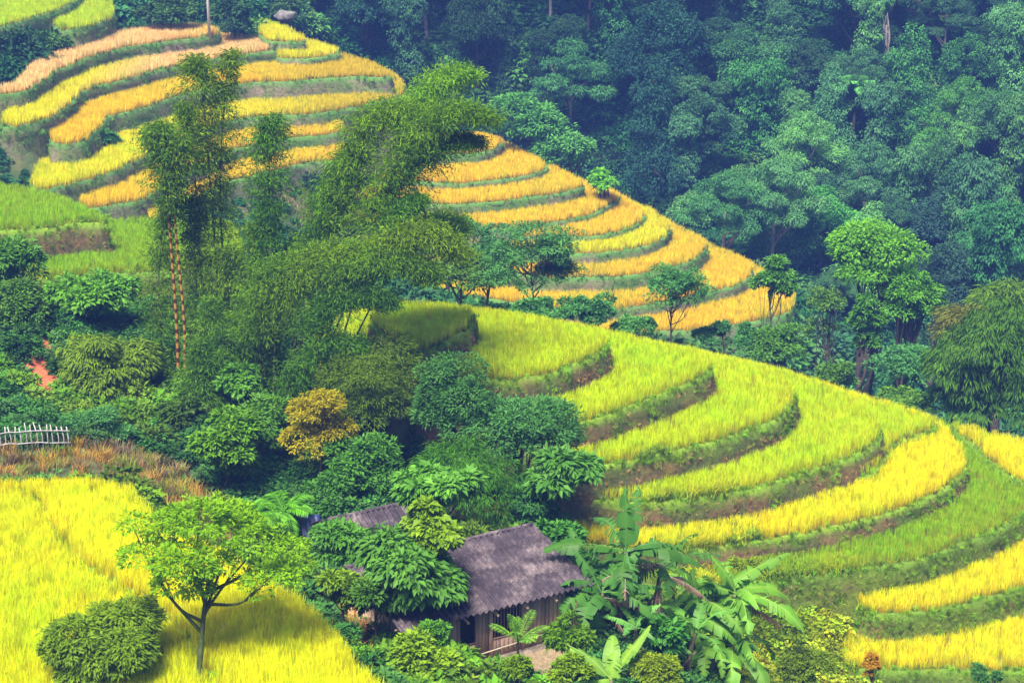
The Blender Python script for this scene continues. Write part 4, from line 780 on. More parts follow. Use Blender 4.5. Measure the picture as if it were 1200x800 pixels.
# ------------------------------------------------------------ bamboo: arching stems, each with its own foliage
def plume(par, pts, Y, w0, w1, nl, t0=.3, rad=.055, tint=(1, 1, 1), culm=(.08, .12, .03), seed=0, L=.28, W=.045, depth=0, base_ground=True, mname='bamboo', drp=.45):
    r = np.random.default_rng(seed+int(pts[0][0]*3+pts[-1][1])); P = np.array([atY(u, v, Y+depth*i/(len(pts)-1)) for i, (u, v) in enumerate(pts)])
    if base_ground: P[0, 2] = min(P[0, 2], ter(P[0, 0], P[0, 1])[0]-.2)
    P = P-np.array(par.location); S = crv(P, 40); b = MB(); b.tube(S, np.linspace(rad, rad*.25, 40), 6, .5)
    link('culm', b.me('culm', True), par, M['culm']).color = (*culm, 1); tint = (tint[0]*1.2, tint[1]*1.3, tint[2]*1.3)
    sc_ = pxm(atY(*pts[-1], Y)); nl = int(nl*1.4); nb = int(nl/26); k = r.uniform(t0, 1, nb)**.85; Q = np.stack([np.interp(k, np.linspace(0, 1, 40), S[:, i]) for i in range(3)], 1)
    wd = np.interp(k, [t0, t0+(1-t0)*.55, 1], [w0, w1, w1*.4])*1.12/sc_; d = rdir(r, nb, -.35); reach = wd*r.uniform(.25, 1.05, nb); E_ = Q+d*reach[:, None]*[1, 1, .6]; E_[:, 2] -= reach*.28
    K = np.repeat(np.arange(nb), 26); n = len(K); f = r.uniform(.35, 1.08, n)[:, None]; cr_ = .10+.16*np.repeat(reach, 26)
    pos = Q[K]+(E_[K]-Q[K])*f+r.normal(0, 1, (n, 3))*cr_[:, None]*[1, 1, .7]
    ax = norm(d[K]*.6+r.normal(0, .45, (n, 3))-[0, 0, drp]); V, Tt = leaves(pos, ax, rdir(r, n, .1), L*r.uniform(.7, 1.2, n), W)
    sh = r.uniform(0, 1, nb)[K]; link('foliage', mesh('foliage', V, [Tt], {'v': np.repeat(np.clip(.55*sh+.45*r.uniform(0, 1, n), 0, 1), 4)}), par, M[mname]).color = (*tint, 1)
    b = MB()
    for i in range(0, nb, 4): b.tube([Q[i], (Q[i]+E_[i])/2+[0, 0, .12], E_[i]], [.012, .009, .005], 3, .5, False)
    link('branches', b.me('branches'), par, M['culm']).color = (*culm, 1)
def bamboo(label, u, v, Y): g = at(u, v, 33.2); x = (u-600)/F*(Y*CT+33*ST); return empty('bamboo_clump', (x, Y, ter(x, Y)[0]), label=label, cat='bamboo', group='bamboo clumps behind the hut')
b1 = bamboo('bamboo with yellow and rust banded stems, leftmost of the clumps', 212, 450, 89)
plume(b1, [(210,480),(207,380),(198,260),(190,165),(186,150)], 89, 16, 30, 4600, .46, .10, (.85, 1.0, 1.3), (.34, .17, .05), 1, base_ground=True)
plume(b1, [(216,480),(216,380),(206,270),(204,190),(212,160)], 88.8, 14, 26, 3400, .50, .09, (.9, 1.0, 1.0), (.36, .18, .05), 2)
plume(b1, [(196,480),(190,420),(186,340),(190,270),(196,235)], 90.2, 24, 26, 4200, .12, .05, (.8, .95, .8), (.2, .2, .05), 51)
plume(b1, [(226,480),(228,420),(230,340),(226,270),(222,230)], 90.5, 22, 26, 4200, .12, .05, (.9, 1.0, .8), (.2, .2, .05), 52)
b2 = bamboo('tallest straight bamboo clump with a thin top reaching the pink terraces', 262, 440, 91)
plume(b2, [(262,480),(256,350),(246,210),(236,100),(226,66)], 91, 24, 34, 4320, .30, .07, (1.0, 1.05, .9), (.07, .10, .02), 4)
plume(b2, [(272,480),(264,350),(258,220),(264,110),(272,58)], 91.5, 24, 26, 3312, .32, .07, (1.0, 1.0, .8), (.07, .10, .02), 5)
plume(b2, [(250,480),(240,380),(232,260),(225,160),(215,120)], 90.5, 24, 26, 3024, .3, .06, (1.05, 1.1, .9), (.08, .12, .02), 6)
plume(b2, [(280,480),(275,420),(268,350),(266,310),(270,290)], 90.3, 24, 24, 2600, .3, .06, (1.15, 1.2, .7), (.10, .12, .02), 7)
b3 = bamboo('straight bamboo clump with a dense dark column of leaves, right of the tallest', 305, 440, 90)
plume(b3, [(300,470),(306,370),(313,270),(316,180),(320,138)], 90, 22, 34, 5600, .32, .065, (.62, .9, .95), (.05, .08, .02), 8)
plume(b3, [(290,470),(292,400),(296,330),(299,280),(300,262)], 90.5, 20, 22, 2200, .3, .06, (1., 1.1, .8), (.08, .1, .02), 9)
plume(b3, [(318,470),(328,400),(338,340),(344,300),(348,280)], 91, 24, 28, 3200, .25, .06, (1., 1.1, .8), (.08, .1, .02), 10)
b4 = bamboo('huge bamboo clump arching right in a long curve to the far hill rim', 345, 440, 88)
plume(b4, [(345,470),(385,370),(425,270),(478,172),(530,128),(578,140)], 88, 26, 40, 9000, .35, .07, (.85, 1.0, .7), (.05, .07, .02), 11)
plume(b4, [(350,470),(400,350),(440,265),(490,190),(525,165),(560,165)], 88.6, 24, 34, 6500, .38, .07, (.62, .85, .75), (.04, .06, .02), 12)
plume(b4, [(338,470),(365,350),(392,250),(425,165),(458,128),(490,135)], 89.2, 30, 44, 8000, .32, .07, (1.0, 1.1, .6), (.06, .08, .02), 13)
plume(b4, [(330,470),(350,360),(372,280),(392,220),(415,175)], 89.7, 34, 40, 7000, .28, .06, (.75, 1.0, .8), (.05, .07, .02), 14)
plume(b4, [(352,470),(400,370),(440,300),(470,250),(492,232)], 87.5, 34, 34, 6500, .3, .06, (.6, .9, .9), (.05, .07, .02), 15)
plume(b4, [(400,400),(450,240),(485,140),(515,92),(555,86)], 96, 26, 36, 5200, .5, .05, (1.25, 1.5, 1.3), (.08, .1, .03), 16, base_ground=False)
b5 = bamboo('low arching bamboo whose dark plume droops over the small rice plot', 330, 450, 86)
plume(b5, [(330,480),(370,380),(420,310),(475,272),(515,275),(540,300)], 86, 30, 34, 8500, .3, .07, (1.1, 1.1, .6), (.05, .07, .02), 17)
plume(b5, [(325,480),(350,390),(395,320),(440,300),(485,308),(505,325)], 85.2, 34, 32, 7500, .3, .07, (.75, .9, .7), (.05, .07, .02), 18)
plume(b5, [(318,480),(325,380),(350,320),(395,292),(440,300)], 85.8, 36, 40, 7500, .25, .06, (1.05, 1.1, .6), (.05, .07, .02), 19)
plume(b5, [(325,480),(345,420),(375,370),(405,345),(440,345),(455,355)], 84.6, 36, 30, 7500, .25, .06, (.5, .75, .8), (.05, .07, .02), 20)
plume(b5, [(310,480),(305,400),(310,340),(330,310),(360,310)], 86.2, 34, 34, 5500, .2, .06, (.8, .95, .8), (.05, .07, .02), 21)
plume(b5, [(335,490),(345,450),(365,420),(395,400),(420,405)], 84., 36, 32, 5500, .15, .05, (.55, .8, .8), (.05, .07, .02), 22)
b6 = bamboo('leafy bamboo thicket filling the shade beneath the straight clumps', 270, 450, 88)
for i, (u, v) in enumerate(((235,400),(262,385),(290,375),(318,385),(245,350),(282,340),(225,430))):
    plume(b6, [(u+8,490),(u+4,450),(u,v)], 87.2+i*.3, 30, 32, 4200, .1, .04, (.62+.06*i, .85+.05*i, .8), (.05, .08, .02), 30+i)
b7 = bamboo('sunlit bamboo crown pushing out behind the drooping dark plume', 480, 400, 92)
plume(b7, [(380,470),(440,350),(490,275),(520,258),(538,268)], 92, 30, 34, 6500, .3, .05, (1.15, 1.3, .9), (.05, .07, .02), 41, base_ground=False)
# ------------------------------------------------------------ banana plants
m, t, p = mat('banana_leaf'); v_ = attr(t, 'v'); oi = nd(t, 'ObjectInfo')
c = mix(t, ramp(t, v_, [(0, (.10, .24, .02)), (.6, (.17, .34, .035)), (.92, (.24, .42, .05)), (1, (.42, .52, .16))]), oi.outputs['Color'], 1., 'MULTIPLY'); leafy(t, p, c, .4, .5, .25); M['banana'] = m
m, t, p = mat('dead_leaf'); v_ = attr(t, 'v'); c = ramp(t, v_, [(0, (.09, .05, .035)), (.6, (.20, .125, .085)), (1, (.38, .29, .23))]); leafy(t, p, c, .15, .8, .1); M['dead'] = m
m, t, p = mat('banana_stem'); c = ramp(t, noise_(t, 5, 5), [(.35, (.05, .035, .025)), (.55, (.14, .12, .05)), (.7, (.16, .22, .06))]); t.links.new(c, p.inputs[0]); p.inputs['Roughness'].default_value = .6; M['stem'] = m
def banana_leaf(r, L, W, az, el, arch, tear, dead=False, twist=0.):
    n = 38; t = np.linspace(0, 1, n); h = np.array([math.cos(az), math.sin(az), 0.])
    ang = el-arch*t**1.3*2.2; ds = L/(n-1); P = np.zeros((n, 3)); dr = np.stack([h*math.cos(a)+np.array([0, 0, math.sin(a)]) for a in ang]); P[1:] = np.cumsum(dr[:-1]*ds, 0)
    b = MB(); b.tube(P, np.linspace(.026, .006, n)*(L/2.2), 5, .95)
    sd0 = np.array([-h[1], h[0], 0.]); prof = np.clip(np.sin(np.clip((t-.10)/.90, 0, 1)**.62*np.pi), 0, 1)**.55*W/2*(t > .10)
    for sg in (1, -1):
        i = 2; drop = .25
        while i < n-1:
            k = int(r.integers(1, 3)) if r.uniform() < tear else int(r.integers(3, 7)); k = min(k, n-1-i)
            drop = np.clip((drop*.6 if not dead else .9)+r.normal(.12 if not dead else .4, .2+.3*tear), -.35 if not dead else .5, 1.25)
            idx = np.arange(i, i+k+1); up = np.cross(sd0, dr[idx])*-1.; up *= np.sign(up[:, 2:3]+1e-6) if not dead else 1
            d = norm(sd0*sg*math.cos(drop)*np.ones((len(idx), 1))-np.array([0, 0, 1.])*math.sin(drop)+up*.15+dr[idx]*.25)
            g = np.ones(len(idx)); 
            if tear > .2: g[0] *= r.uniform(.9, 1); 
            e1 = P[idx]+d*(prof[idx]*.55*g)[:, None]; e2 = P[idx]+d*(prof[idx]*g)[:, None]-np.array([0, 0, 1.])*(prof[idx]**2*.35)[:, None]
            if tear > .2 and k < 4: g_ = r.uniform(.12, .32); sh = (e2[-1]-e2[0])*g_; e2[0] += sh; e2[-1] -= sh; sh = (e1[-1]-e1[0])*g_*.4; e1[0] += sh; e1[-1] -= sh; e2 += d*r.normal(0, .03, (1, 1))
            V = np.vstack([P[idx], e1, e2]); q = len(idx); Q = [(a, a+1, q+a+1, q+a) for a in range(q-1)]+[(q+a, q+a+1, 2*q+a+1, 2*q+a) for a in range(q-1)]
            b.add(V, None, Q, np.concatenate([np.full(q, .8), np.full(q, r.uniform(.2, .7)), np.full(q, r.uniform(0, .55))])); i += k
    return b.me('leaf')
def banana(label, u, v, Y, stems, leafspec, tint, L=2.3, W=.55, stem_h=2.5, tear=.6, dead=0, sd=1, group='banana plants round the hut'):
    """(u, v): where the leaves spring from"""
    r = np.random.default_rng(sd); c = atY(u, v, Y); gz_ = ter(c[0], c[1])[0]; o = empty('banana_plant', (c[0], c[1], gz_), label=label, cat='banana plant', group=group)
    tops = []
    for i in range(stems):
        a = 2*np.pi*i/max(1, stems)+.4; x, y = (math.cos(a)*.62*(stems > 1), math.sin(a)*.5*(stems > 1)); hh = max(.5, (c[2]-gz_)*r.uniform(.5, 1.0)) if i else max(.4, c[2]-gz_)
        top = np.array([x*1.5, y*1.4, hh]); b = MB(); b.tube(crv([(x, y, -.5), (x*1.15, y*1.15, hh*.5), tuple(top)], 10), np.linspace(.15, .07, 10)*(L/2.3), 9, .5); link('pseudostem', b.me('pseudostem', True), o, M['stem']); tops.append(top)
    for i, sp in enumerate(leafspec):
        az, el, ll, arch = sp; f = link('leaf', banana_leaf(r, L*ll, W*r.uniform(.85, 1.15), R(az), R(el), arch, tear), o, M['banana']); f.location = tops[i % stems]
        k = r.uniform(.8, 1.2); f.color = (tint[0]*k, tint[1]*k, tint[2]*k*r.uniform(.8, 1.4), 1)
    for i in range(dead):
        f = link('dead_leaf', banana_leaf(r, L*r.uniform(.7, 1.), W*.8, r.uniform(0, 6.28), r.uniform(-.9, .1), r.uniform(.15, .5), .95, True), o, M['dead'], label='hanging dry brown banana leaf'); f.location = tops[i % stems]-np.array([0, 0, r.uniform(.1, 1.)])
def ring(r, n, el=(15, 75), l=(.8, 1.15), arch=(.3, .8), az0=0): return [(az0+360*i/n+r.uniform(-14, 14), r.uniform(*el), r.uniform(*l), r.uniform(*arch)) for i in range(n)]
rb = np.random.default_rng(21)
# azimuth 0 = to the right, 270 = towards the camera
banana('tall banana plant with tattered leaves and brown dead ones leaning over the hut roof', 708, 650, 67.5, 3,
       [(178,18,1.15,.35),(190,12,1.1,.5),(215,25,.8,.8),(92,84,.9,.15),(110,66,.8,.4),(150,62,.7,.2),(60,75,.9,.2),(15,42,1.15,.45),(5,20,1.05,.45),(352,18,1.1,.5),(330,25,.9,.7),(30,55,.8,.3),(275,10,.8,.9),(250,30,.8,.9),(60,35,1.,.5),(120,45,.9,.6),(310,15,.8,.9),(200,55,.7,.7)]+ring(rb, 12, (0, 45), (.7, 1.), (.6, 1.1)),
       (.36, .56, .55), 2.9, .86, dead=20, tear=.75, sd=2)
banana('second tall banana right of the tall one, mostly dead drooping leaves over the rice edge', 750, 668, 69, 2, [(10,30,1.1,.5),(350,10,1.1,.4),(40,50,.9,.5),(320,20,1.,.6),(190,40,.7,.6),(90,60,.8,.4)]+ring(rb, 10, (5, 50), (.7, 1.), (.6, 1.1)), (.36, .56, .55), 2.6, .74, dead=12, tear=.9, sd=3)
banana('bright banana clump with many glossy fresh leaves at lower right of the hut', 838, 698, 70.5, 6,
       ring(rb, 22, (20, 55), (.8, 1.1), (.6, 1.1))+ring(rb, 5, (50, 75), (.5, .8), (.3, .7), 20)+ring(rb, 20, (-5, 25), (.9, 1.15), (.6, 1.1), 10)+[(300,5,1.1,.7),(335,8,1.25,.6),(20,35,1.3,.2),(270,0,.9,.9),(95,80,.8,.05)], (.95, 1.1, .8), 2.8, .82, dead=3, tear=.55, sd=5)
banana('lower banana on the left flank of the bright clump', 790, 745, 67.5, 2, ring(rb, 10, (15, 70), (.7, 1.), (.4, .8)), (.75, 1.0, 1.0), 2.2, .58, dead=1, tear=.6, sd=6)
banana('young banana with broad lime leaves at the bottom edge', 716, 796, 60.5, 1, [(168,50,1.0,.25),(150,42,.9,.3),(35,48,1.15,.1),(85,60,.8,.3),(65,75,.5,.2),(215,25,.6,.6)], (1.25, 1.2, 1.1), 2.1, .62, dead=0, tear=.1, sd=8)
banana('banana leaves rising at the bottom just left of the dense yellow-green bush', 745, 735, 66, 1, ring(rb, 6, (20, 70), (.6, .9), (.3, .7)), (.7, .95, 1.2), 1.7, .4, dead=1, tear=.5, sd=9)
# ------------------------------------------------------------ the hut
m, t, p = mat('fibre_cement_sheet'); n1 = noise_(t, .9, 8, .72, 'Position'); n2 = noise_(t, 7, 6, .8, 'Position'); oi = nd(t, 'ObjectInfo')
c = ramp(t, n1, [(.36, (.020, .015, .026)), (.5, (.055, .041, .058)), (.72, (.22, .185, .195))]); c = mix(t, c, ramp(t, n2, [(.35, (.35, .36, .36)), (.62, (1.35, 1.28, 1.2))]), 1., 'MULTIPLY')
c = mix(t, c, ramp(t, oi.outputs['Random'], [(0, (.86, .84, .88)), (1, (1.12, 1.1, 1.08))]), 1., 'MULTIPLY'); t.links.new(c, p.inputs[0]); p.inputs['Roughness'].default_value = .85; bump(t, p, n2, .4, .02); M['sheet'] = m
m, t, p = mat('weathered_board'); wv = nd(t, 'TexWave', wave_type='BANDS', bands_direction='X'); wv.inputs['Scale'].default_value = 6; wv.inputs['Distortion'].default_value = 9; wv.inputs['Detail'].default_value = 4
tc = nd(t, 'TexCoord'); mp = nd(t, 'Mapping'); mp.inputs['Scale'].default_value = (1, 1, .12); t.links.new(tc.outputs['Object'], mp.inputs[0]); t.links.new(mp.outputs[0], wv.inputs[0]); oi = nd(t, 'ObjectInfo')
c = ramp(t, wv.outputs['Fac'], [(0, (.30, .19, .13)), (1, (.60, .44, .33))]); c = mix(t, c, ramp(t, oi.outputs['Random'], [(0, (.6, .55, .55)), (1, (1.25, 1.2, 1.2))]), 1., 'MULTIPLY')
t.links.new(c, p.inputs[0]); p.inputs['Roughness'].default_value = .9; bump(t, p, wv.outputs['Fac'], .3, .01); M['board'] = m
m, t, p = mat('interior_shade'); p.inputs['Base Color'].default_value = (.03, .022, .02, 1); p.inputs['Roughness'].default_value = 1; M['inner'] = m  # near-black colour standing in for the shade inside the hut
m, t, p = mat('rubble_plinth'); c = ramp(t, noise_(t, 4, 6), [(.35, (.16, .12, .09)), (.65, (.36, .29, .22))]); t.links.new(c, p.inputs[0]); p.inputs['Roughness'].default_value = .95; bump(t, p, noise_(t, 9), .8, .04); M['plinth'] = m
m, t, p = mat('dry_bamboo_pole'); c = ramp(t, noise_(t, 8, 3), [(.3, (.30, .24, .16)), (.7, (.55, .47, .36))]); t.links.new(c, p.inputs[0]); p.inputs['Roughness'].default_value = .6; M['pole'] = m
def sheet_mesh(Lx, Ly, pitch, r):
    nx = int(Lx/.022); ny = 4; x = np.linspace(0, Lx, nx); y = np.linspace(0, Ly, ny); X, Y = np.meshgrid(x, y); Zs = .055*np.sin(X/.255*2*np.pi)
    V = []
    for s in (1, 0): V.append(np.c_[X.ravel(), (Y*math.cos(pitch)).ravel(), (Zs+Y*math.sin(pitch)+s*.03).ravel()])
    i = (np.arange(ny-1)[:, None]*nx+np.arange(nx-1)).ravel(); N_ = nx*ny; Q = [np.stack([i, i+1, i+nx+1, i+nx], -1), np.stack([i+N_, i+nx+N_, i+nx+1+N_, i+1+N_], -1)]
    e = np.arange(nx-1); Q.append(np.stack([e, e+N_, e+1+N_, e+1], -1)); e = e+nx*(ny-1); Q.append(np.stack([e, e+1, e+1+N_, e+N_], -1))
    for e in (np.arange(ny-1)*nx, np.arange(ny-1)*nx+nx-1): Q.append(np.stack([e, e+nx, e+nx+N_, e+N_], -1))
    return mesh('roof_sheet', np.vstack(V), Q)
def hut(name, label, cat, eave, rot, Lh, w_, rise, rows, hw, walls=True, cw=1.02, wr=1.7):
    q = eave; gz_ = q[2]-hw; o = empty(name, (q[0], q[1], gz_), rot, label=label, cat=cat); pitch = math.atan2(rise, w_); sl_ = math.hypot(rise, w_); r = np.random.default_rng(5)
    ly = sl_/rows+.14; sm = sheet_mesh(cw+.06, ly, pitch, r); sm.materials.append(M['sheet']); sr = sheet_mesh(cw+.06, math.hypot(wr, rise)/2+.1, math.atan2(rise, wr), r); sr.materials.append(M['sheet']); n = int(round(Lh/cw))
    for i in range(n):
        for j in range(rows):
            s = link('roof_sheet', sm, o); y = j*sl_/rows; s.location = (-(i+1)*cw+r.normal(0, .012), y*math.cos(pitch)-.07+r.normal(0, .012), hw+y*math.sin(pitch)+(.062*(rows-j))*.75+(i % 2)*.008); s.rotation_euler = (r.normal(0, .006)+.045, 0, r.normal(0, .004))
            if j < 2: s = link('roof_sheet', sr, o); s.location = (-(i)*cw+r.normal(0, .012), w_+wr-j*wr/2+.03, hw+.02+j*rise/2+.04*(1-j)+(i % 2)*.006); s.rotation_euler = (.02, 0, math.pi)
    b = MB(); X = np.linspace(-n*cw-.05, .08, 24); b.tube(np.c_[X, np.full(24, w_), np.full(24, hw+rise+.13)+.012*np.sin(X*3)], .085, 10, .5); link('ridge_cap', b.me('ridge_cap', True), o, M['sheet'])
    for j in range(rows):   # battens under the sheets
        b = MB(); y = (j+.5)*w_/rows; z = hw+(j+.5)*rise/rows-.045; b.box(-n*cw+.05, -.05, y-.03, y+.03, z-.05, z); link('batten', b.me('batten'), o, M['board'])
    if not walls:
        b = MB(); b.box(-n*cw+.5, -.6, .55, w_+wr-.4, -1.5, hw-.12); link('wall', b.me('wall'), o, M['board']); return o
    x1, y0 = -.95, .5; x0 = -n*cw+.5
    b = MB(); b.box(x0-.2, x1+.25, y0-.28, w_+wr-.3, -.9, .16); link('plinth', b.me('plinth'), o, M['plinth'])
    top = hw+.02
    for x in (x1, -2.75, -4.15, -4.75, -6.3, x0):
        b = MB(); b.box(x-.07, x+.07, y0-.07, y0+.07, .16, top+y0*rise/w_-.12); link('post', b.me('post'), o, M['board'])
    def planks(xa, xb, za, zb, y, wdt=.17, nm='wall_plank'):
        k = int(round(abs(xb-xa)/wdt)); ww = (xb-xa)/k
        for i in range(k):
            b = MB(); d = r.normal(0, .008); b.box(xa+i*ww+.006, xa+(i+1)*ww-.006, y+d, y+.03+d, za+r.uniform(0, .02), zb-r.uniform(0, .03)); link(nm, b.me(nm), o, M['board'])
    zt = top+.08
    planks(-1.75, x1-.07, .18, zt, y0-.02); planks(-2.68, -2.45, .18, zt, y0-.02)
    d = MB(); d.box(-2.45, -1.75, y0+.03, y0+.05, .18, zt-.1); door = link('door', d.me('door'), o, M['board'])
    for i in range(4): b = MB(); b.box(-2.43+i*.17, -2.27+i*.17, y0-.005, y0+.025, .2, zt-.14); link('door_plank', b.me('door_plank'), door, M['board'])
    planks(-4.08, -2.82, .18, .85, y0-.02); planks(-4.68, -4.22, .18, zt, y0-.02, .15)
    planks(x0+.07, -6.37, .18, zt, y0-.02)
    b = MB()
    b.box(-4.10, -2.80, y0-.03, y0+.02, .86, .93); b.box(-4.10, -2.80, y0-.03, y0+.02, zt-.08, zt); wf = link('window_frame', b.me('window_frame'), o, M['board'])
    for i in range(9): b = MB(); x = -3.98+i*.135; b.box(x, x+.03, y0-.012, y0+.012, .93, zt-.09); link('window_bar', b.me('window_bar'), wf, M['board'])
    b = MB(); b.box(-2.80, -2.46, y0-.03, y0+.02, zt-.5, zt-.44); b.box(-6.3, -4.75, y0-.03, y0+.02, .9, .96); link('rail', b.me('rail'), o, M['board'])
    planks(-6.24, -5.45, .18, zt, y0-.02); planks(-5.43, -4.81, .18, .88, y0-.02)
    b = MB(); b.box(x0, x1, y0+.55, y0+.6, .16, hw); link('shade_backing', b.me('shade_backing'), o, M['inner'])  # dark sheet added behind the openings, room shade put into its colour
    b = MB(); 
    V = [(0, y0, .1), (0, w_+wr-.4, .1), (0, w_+wr-.4, hw), (0, w_, hw+rise-.1), (0, y0, hw+.1)]
    for k, x in enumerate((x1, x0)):
        b = MB(); VV = [(x-.02, y, z) for _, y, z in V]+[(x+.02, y, z) for _, y, z in V]; b.add(VV, [(0, 1, 2), (0, 2, 3), (0, 3, 4), (5, 7, 6), (5, 8, 7), (5, 9, 8)], [(i, (i+1) % 5+5*0, (i+1) % 5+5, i+5) for i in range(5)]); link('gable_wall', b.me('gable_wall'), o, M['board'])
    b = MB(); b.box(x0, x1, w_+wr-.42, w_+wr-.38, .1, hw); link('back_wall', b.me('back_wall'), o, M['board'])
    for i in range(7):
        b = MB(); x = -.25-i*(n*cw-.5)/6; b.add([(x-.04, 0, hw-.09), (x+.04, 0, hw-.09), (x+.04, w_, hw+rise-.09), (x-.04, w_, hw+rise-.09), (x-.04, 0, hw-.17), (x+.04, 0, hw-.17), (x+.04, w_, hw+rise-.17), (x-.04, w_, hw+rise-.17)], None, [(0, 1, 2, 3), (4, 7, 6, 5), (0, 4, 5, 1), (3, 2, 6, 7), (0, 3, 7, 4), (1, 5, 6, 2)]); link('rafter', b.me('rafter'), o, M['board'])
    return o
E_ = at(693, 690, 31.6); hut('wooden_hut', 'low plank hut under a long weathered corrugated grey-purple roof', 'hut', E_, R(30), 8.2, 4.55, .85, 4, 2.2)
E2 = atY(514, 628, 73); hut('small_outbuilding', 'small outbuilding behind the hut, only its bluish corrugated roof showing', 'shed', E2, R(30), 4.1, 1.9, .8, 2, 2.4, False)
def pole(label, a, b_, rad, name='bamboo_pole', sag=.0, cat='pole'):
    a, b_ = np.array(a), np.array(b_); o = MB(); f = np.linspace(0, 1, 12)[:, None]; P = (b_-a)*f; P[:, 2] -= sag*np.sin(f[:, 0]*np.pi); o.tube(P, np.linspace(rad, rad*.8, 12), 8, .5)
    q = link(name, o.me(name, True), None, M['pole'], label=label, cat=cat); q.location = a
pole('thin bamboo pole hung level under the hut eave', atY(563, 717, 64.6), atY(632, 705, 66.6), .025)
g0, g1_ = gnd(535, 786), gnd(642, 754); pole('long pale bamboo pole leaning across the yard in front of the hut', g0+[0, 0, .35], g1_+[0, 0, .45], .03)
for i, (u, v, lab) in enumerate(((548,790,'weathered plank lying nearest the bright bush in the hut yard'),(552,786,'weathered plank on the ground beside the bright bush, the farther one'),(550,781,'short plank on top of the planks in the hut yard'))):
    g = gnd(u, v); b = MB(); b.box(-.55, .55, -.09, .09, 0, .05); o = link('loose_plank', b.me('loose_plank'), None, M['board'], label=lab, cat='plank', group='planks lying in the hut yard'); o.location = (g[0], g[1], g[2]+.06+.055*(i == 2)); o.rotation_euler = (0, 0, .2-.25*i)
for i, (du, dv) in enumerate(((660,712),(654,714),(648,716))):
    a = atY(du-3, 738, 66.6); b_ = atY(du-12, 706, 66.9); pole(('thin stick propped on the hut wall nearest the corner post', 'thin stick propped on the hut wall, middle one of three', 'thin stick propped on the hut wall next to the door')[i], (a[0]-1.1, a[1]-.55, ter(a[0]-1.1, a[1]-.55)[0]), (b_[0]-1.1, b_[1]-.45, E_[2]-.25), .018, 'stick', cat='stick')
# ------------------------------------------------------------ pale fence, blue tarp, electric pole, boulder
fo = None; pts = [(-3,528,505),(18,533,512),(30,531,507),(38,530,510),(46,528,508),(54,526,508),(62,524,508),(70,522,506)]
m, t, p = mat('bleached_stake'); c = ramp(t, noise_(t, 6, 4), [(.3, (.28, .25, .26)), (.7, (.52, .48, .48))]); t.links.new(c, p.inputs[0]); p.inputs['Roughness'].default_value = .8; M['stake'] = m
A0, B0 = at(-10, 533, 31.), at(82, 527, 31.); fo = empty('stake_fence', tuple(A0-[0, 0, .3]), label='rickety fence of pale bleached stakes with two rails, at the left edge', cat='fence'); rr = np.random.default_rng(4)
for i in range(16):
    f = i/15; P = (B0-A0)*f; P[2] = ter(A0[0]+P[0], A0[1]+P[1])[0]-A0[2]+.3; h = rr.uniform(1.15, 1.4); b = MB(); b.tube([P+[0, 0, -.3], P+[rr.normal(0, .02)-.02, 0, h*.6], P+[rr.normal(0, .04)-.06, 0, h]], [.032, .03, .024], 6, .5); link('stake', b.me('stake', True), fo, M['stake'])
for z in (.45, 1.0):
    b = MB(); f = np.linspace(-.02, 1.02, 9)[:, None]; P = (B0-A0)*f; P[:, 2] = ter(A0[0]+P[:, 0], A0[1]+P[:, 1])-A0[2]+.3+z+rr.normal(0, .02, 9); P[:, 1] -= .05; b.tube(P, .022, 6, .5); link('rail', b.me('rail', True), fo, M['stake'])
m, t, p = mat('blue_tarp'); p.inputs['Base Color'].default_value = (.02, .03, .12, 1); p.inputs['Roughness'].default_value = .5; M['tarp'] = m
P = [atY(u, v, Y) for u, v, Y in ((352,600,75.5),(376,604,75.5),(378,648,74.4),(356,642,74.4))]; k = 9; G = np.array([[(P[0]*(1-a)+P[1]*a)*(1-b)+(P[3]*(1-a)+P[2]*a)*b for a in np.linspace(0, 1, k)] for b in np.linspace(0, 1, k)]).reshape(-1, 3)
G[:, 2] += .06*np.sin(np.arange(k*k)*1.3); G[:, 1] += .08*np.sin((np.arange(k*k) % k)*1.8); i = (np.arange(k-1)[:, None]*k+np.arange(k-1)).ravel(); me = mesh('tarp', G, [np.stack([i, i+1, i+k+1, i+k], -1)], None, True)
o = link('tarp', me, None, M['tarp'], label='dark blue tarp hanging in the shade left of the hut', cat='tarp'); md = o.modifiers.new('thick', 'SOLIDIFY'); md.thickness = .015
a = atY(245, 30, 181); m, t, p = mat('concrete_pole'); p.inputs['Base Color'].default_value = (.5, .47, .45, 1); p.inputs['Roughness'].default_value = .8; M['conc'] = m
o = empty('electric_pole', tuple(a), label='pale electric pole on the rim of the far left hill', cat='pole'); b = MB(); b.tube([(0, 0, -1.5), (0, 0, 3), (.02, 0, 7.5)], [.16, .14, .10], 9, .5); link('shaft', b.me('shaft', True), o, M['conc'])
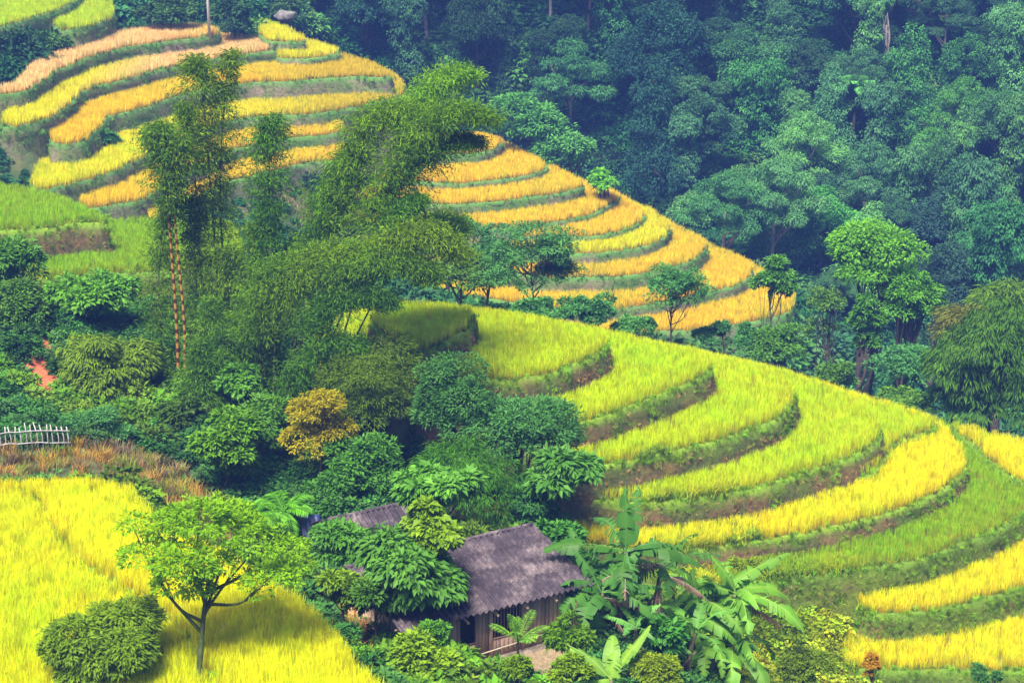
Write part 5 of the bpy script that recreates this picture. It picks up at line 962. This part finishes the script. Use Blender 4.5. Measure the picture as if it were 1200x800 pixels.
b = MB(); b.box(-.8, .8, -.06, .06, 6.7, 6.82); link('crossarm', b.me('crossarm'), o, M['conc'])
for x in (-.7, 0, .7): b = MB(); b.tube([(x, 0, 6.82), (x, 0, 6.92), (x, 0, 7.02)], [.03, .06, .04], 8, .5); link('insulator', b.me('insulator', True), o, M['conc'])
m, t, p = mat('grey_rock'); n1 = noise_(t, 1.5, 8, .7); c = ramp(t, n1, [(.35, (.08, .075, .075)), (.65, (.24, .22, .21))]); t.links.new(c, p.inputs[0]); p.inputs['Roughness'].default_value = .9; bump(t, p, n1, .8, .2); M['rock'] = m
def boulder(label, u, v, Y, s, sd):
    r = np.random.default_rng(sd); nn_ = 14; th_ = np.linspace(0, np.pi, nn_); ph = np.linspace(0, 2*np.pi, 20, endpoint=False); V = []
    for a in th_:
        for b_ in ph:
            d = np.array([math.sin(a)*math.cos(b_), math.sin(a)*math.sin(b_), math.cos(a)]); q = noise.fractal(Vector(d*1.3+sd), 1., 2., 4); V.append(d*s*(1+.35*q)*[1.4, 1, .8])
    Q = [(i*20+j, (i+1)*20+j, (i+1)*20+(j+1) % 20, i*20+(j+1) % 20) for i in range(nn_-1) for j in range(20)]
    o = link('boulder', mesh('boulder', V, [np.array(Q)], None, True), None, M['rock'], label=label, cat='boulder'); o.location = atY(u, v, Y)
boulder('grey boulder half hidden among bushes at the top, right of the electric pole', 335, 19, 193, .75, 3)
# ------------------------------------------------------------ haze
hb = MB(); hb.box(-760, 760, -760, 760, CAMZ-68, CAMZ+52); m = bpy.data.materials.new('haze'); m.use_nodes = True; t = m.node_tree
for n_ in list(t.nodes):
    if n_.type == 'BSDF_PRINCIPLED': t.nodes.remove(n_)
pv = t.nodes.new('ShaderNodeVolumePrincipled'); pv.inputs['Color'].default_value = (*HAZE_COL, 1); pv.inputs['Density'].default_value = HAZE_D; pv.inputs['Anisotropy'].default_value = .0
t.links.new(pv.outputs[0], t.nodes['Material Output'].inputs['Volume']); link('haze', hb.me('haze'), None, m, kind='stuff')
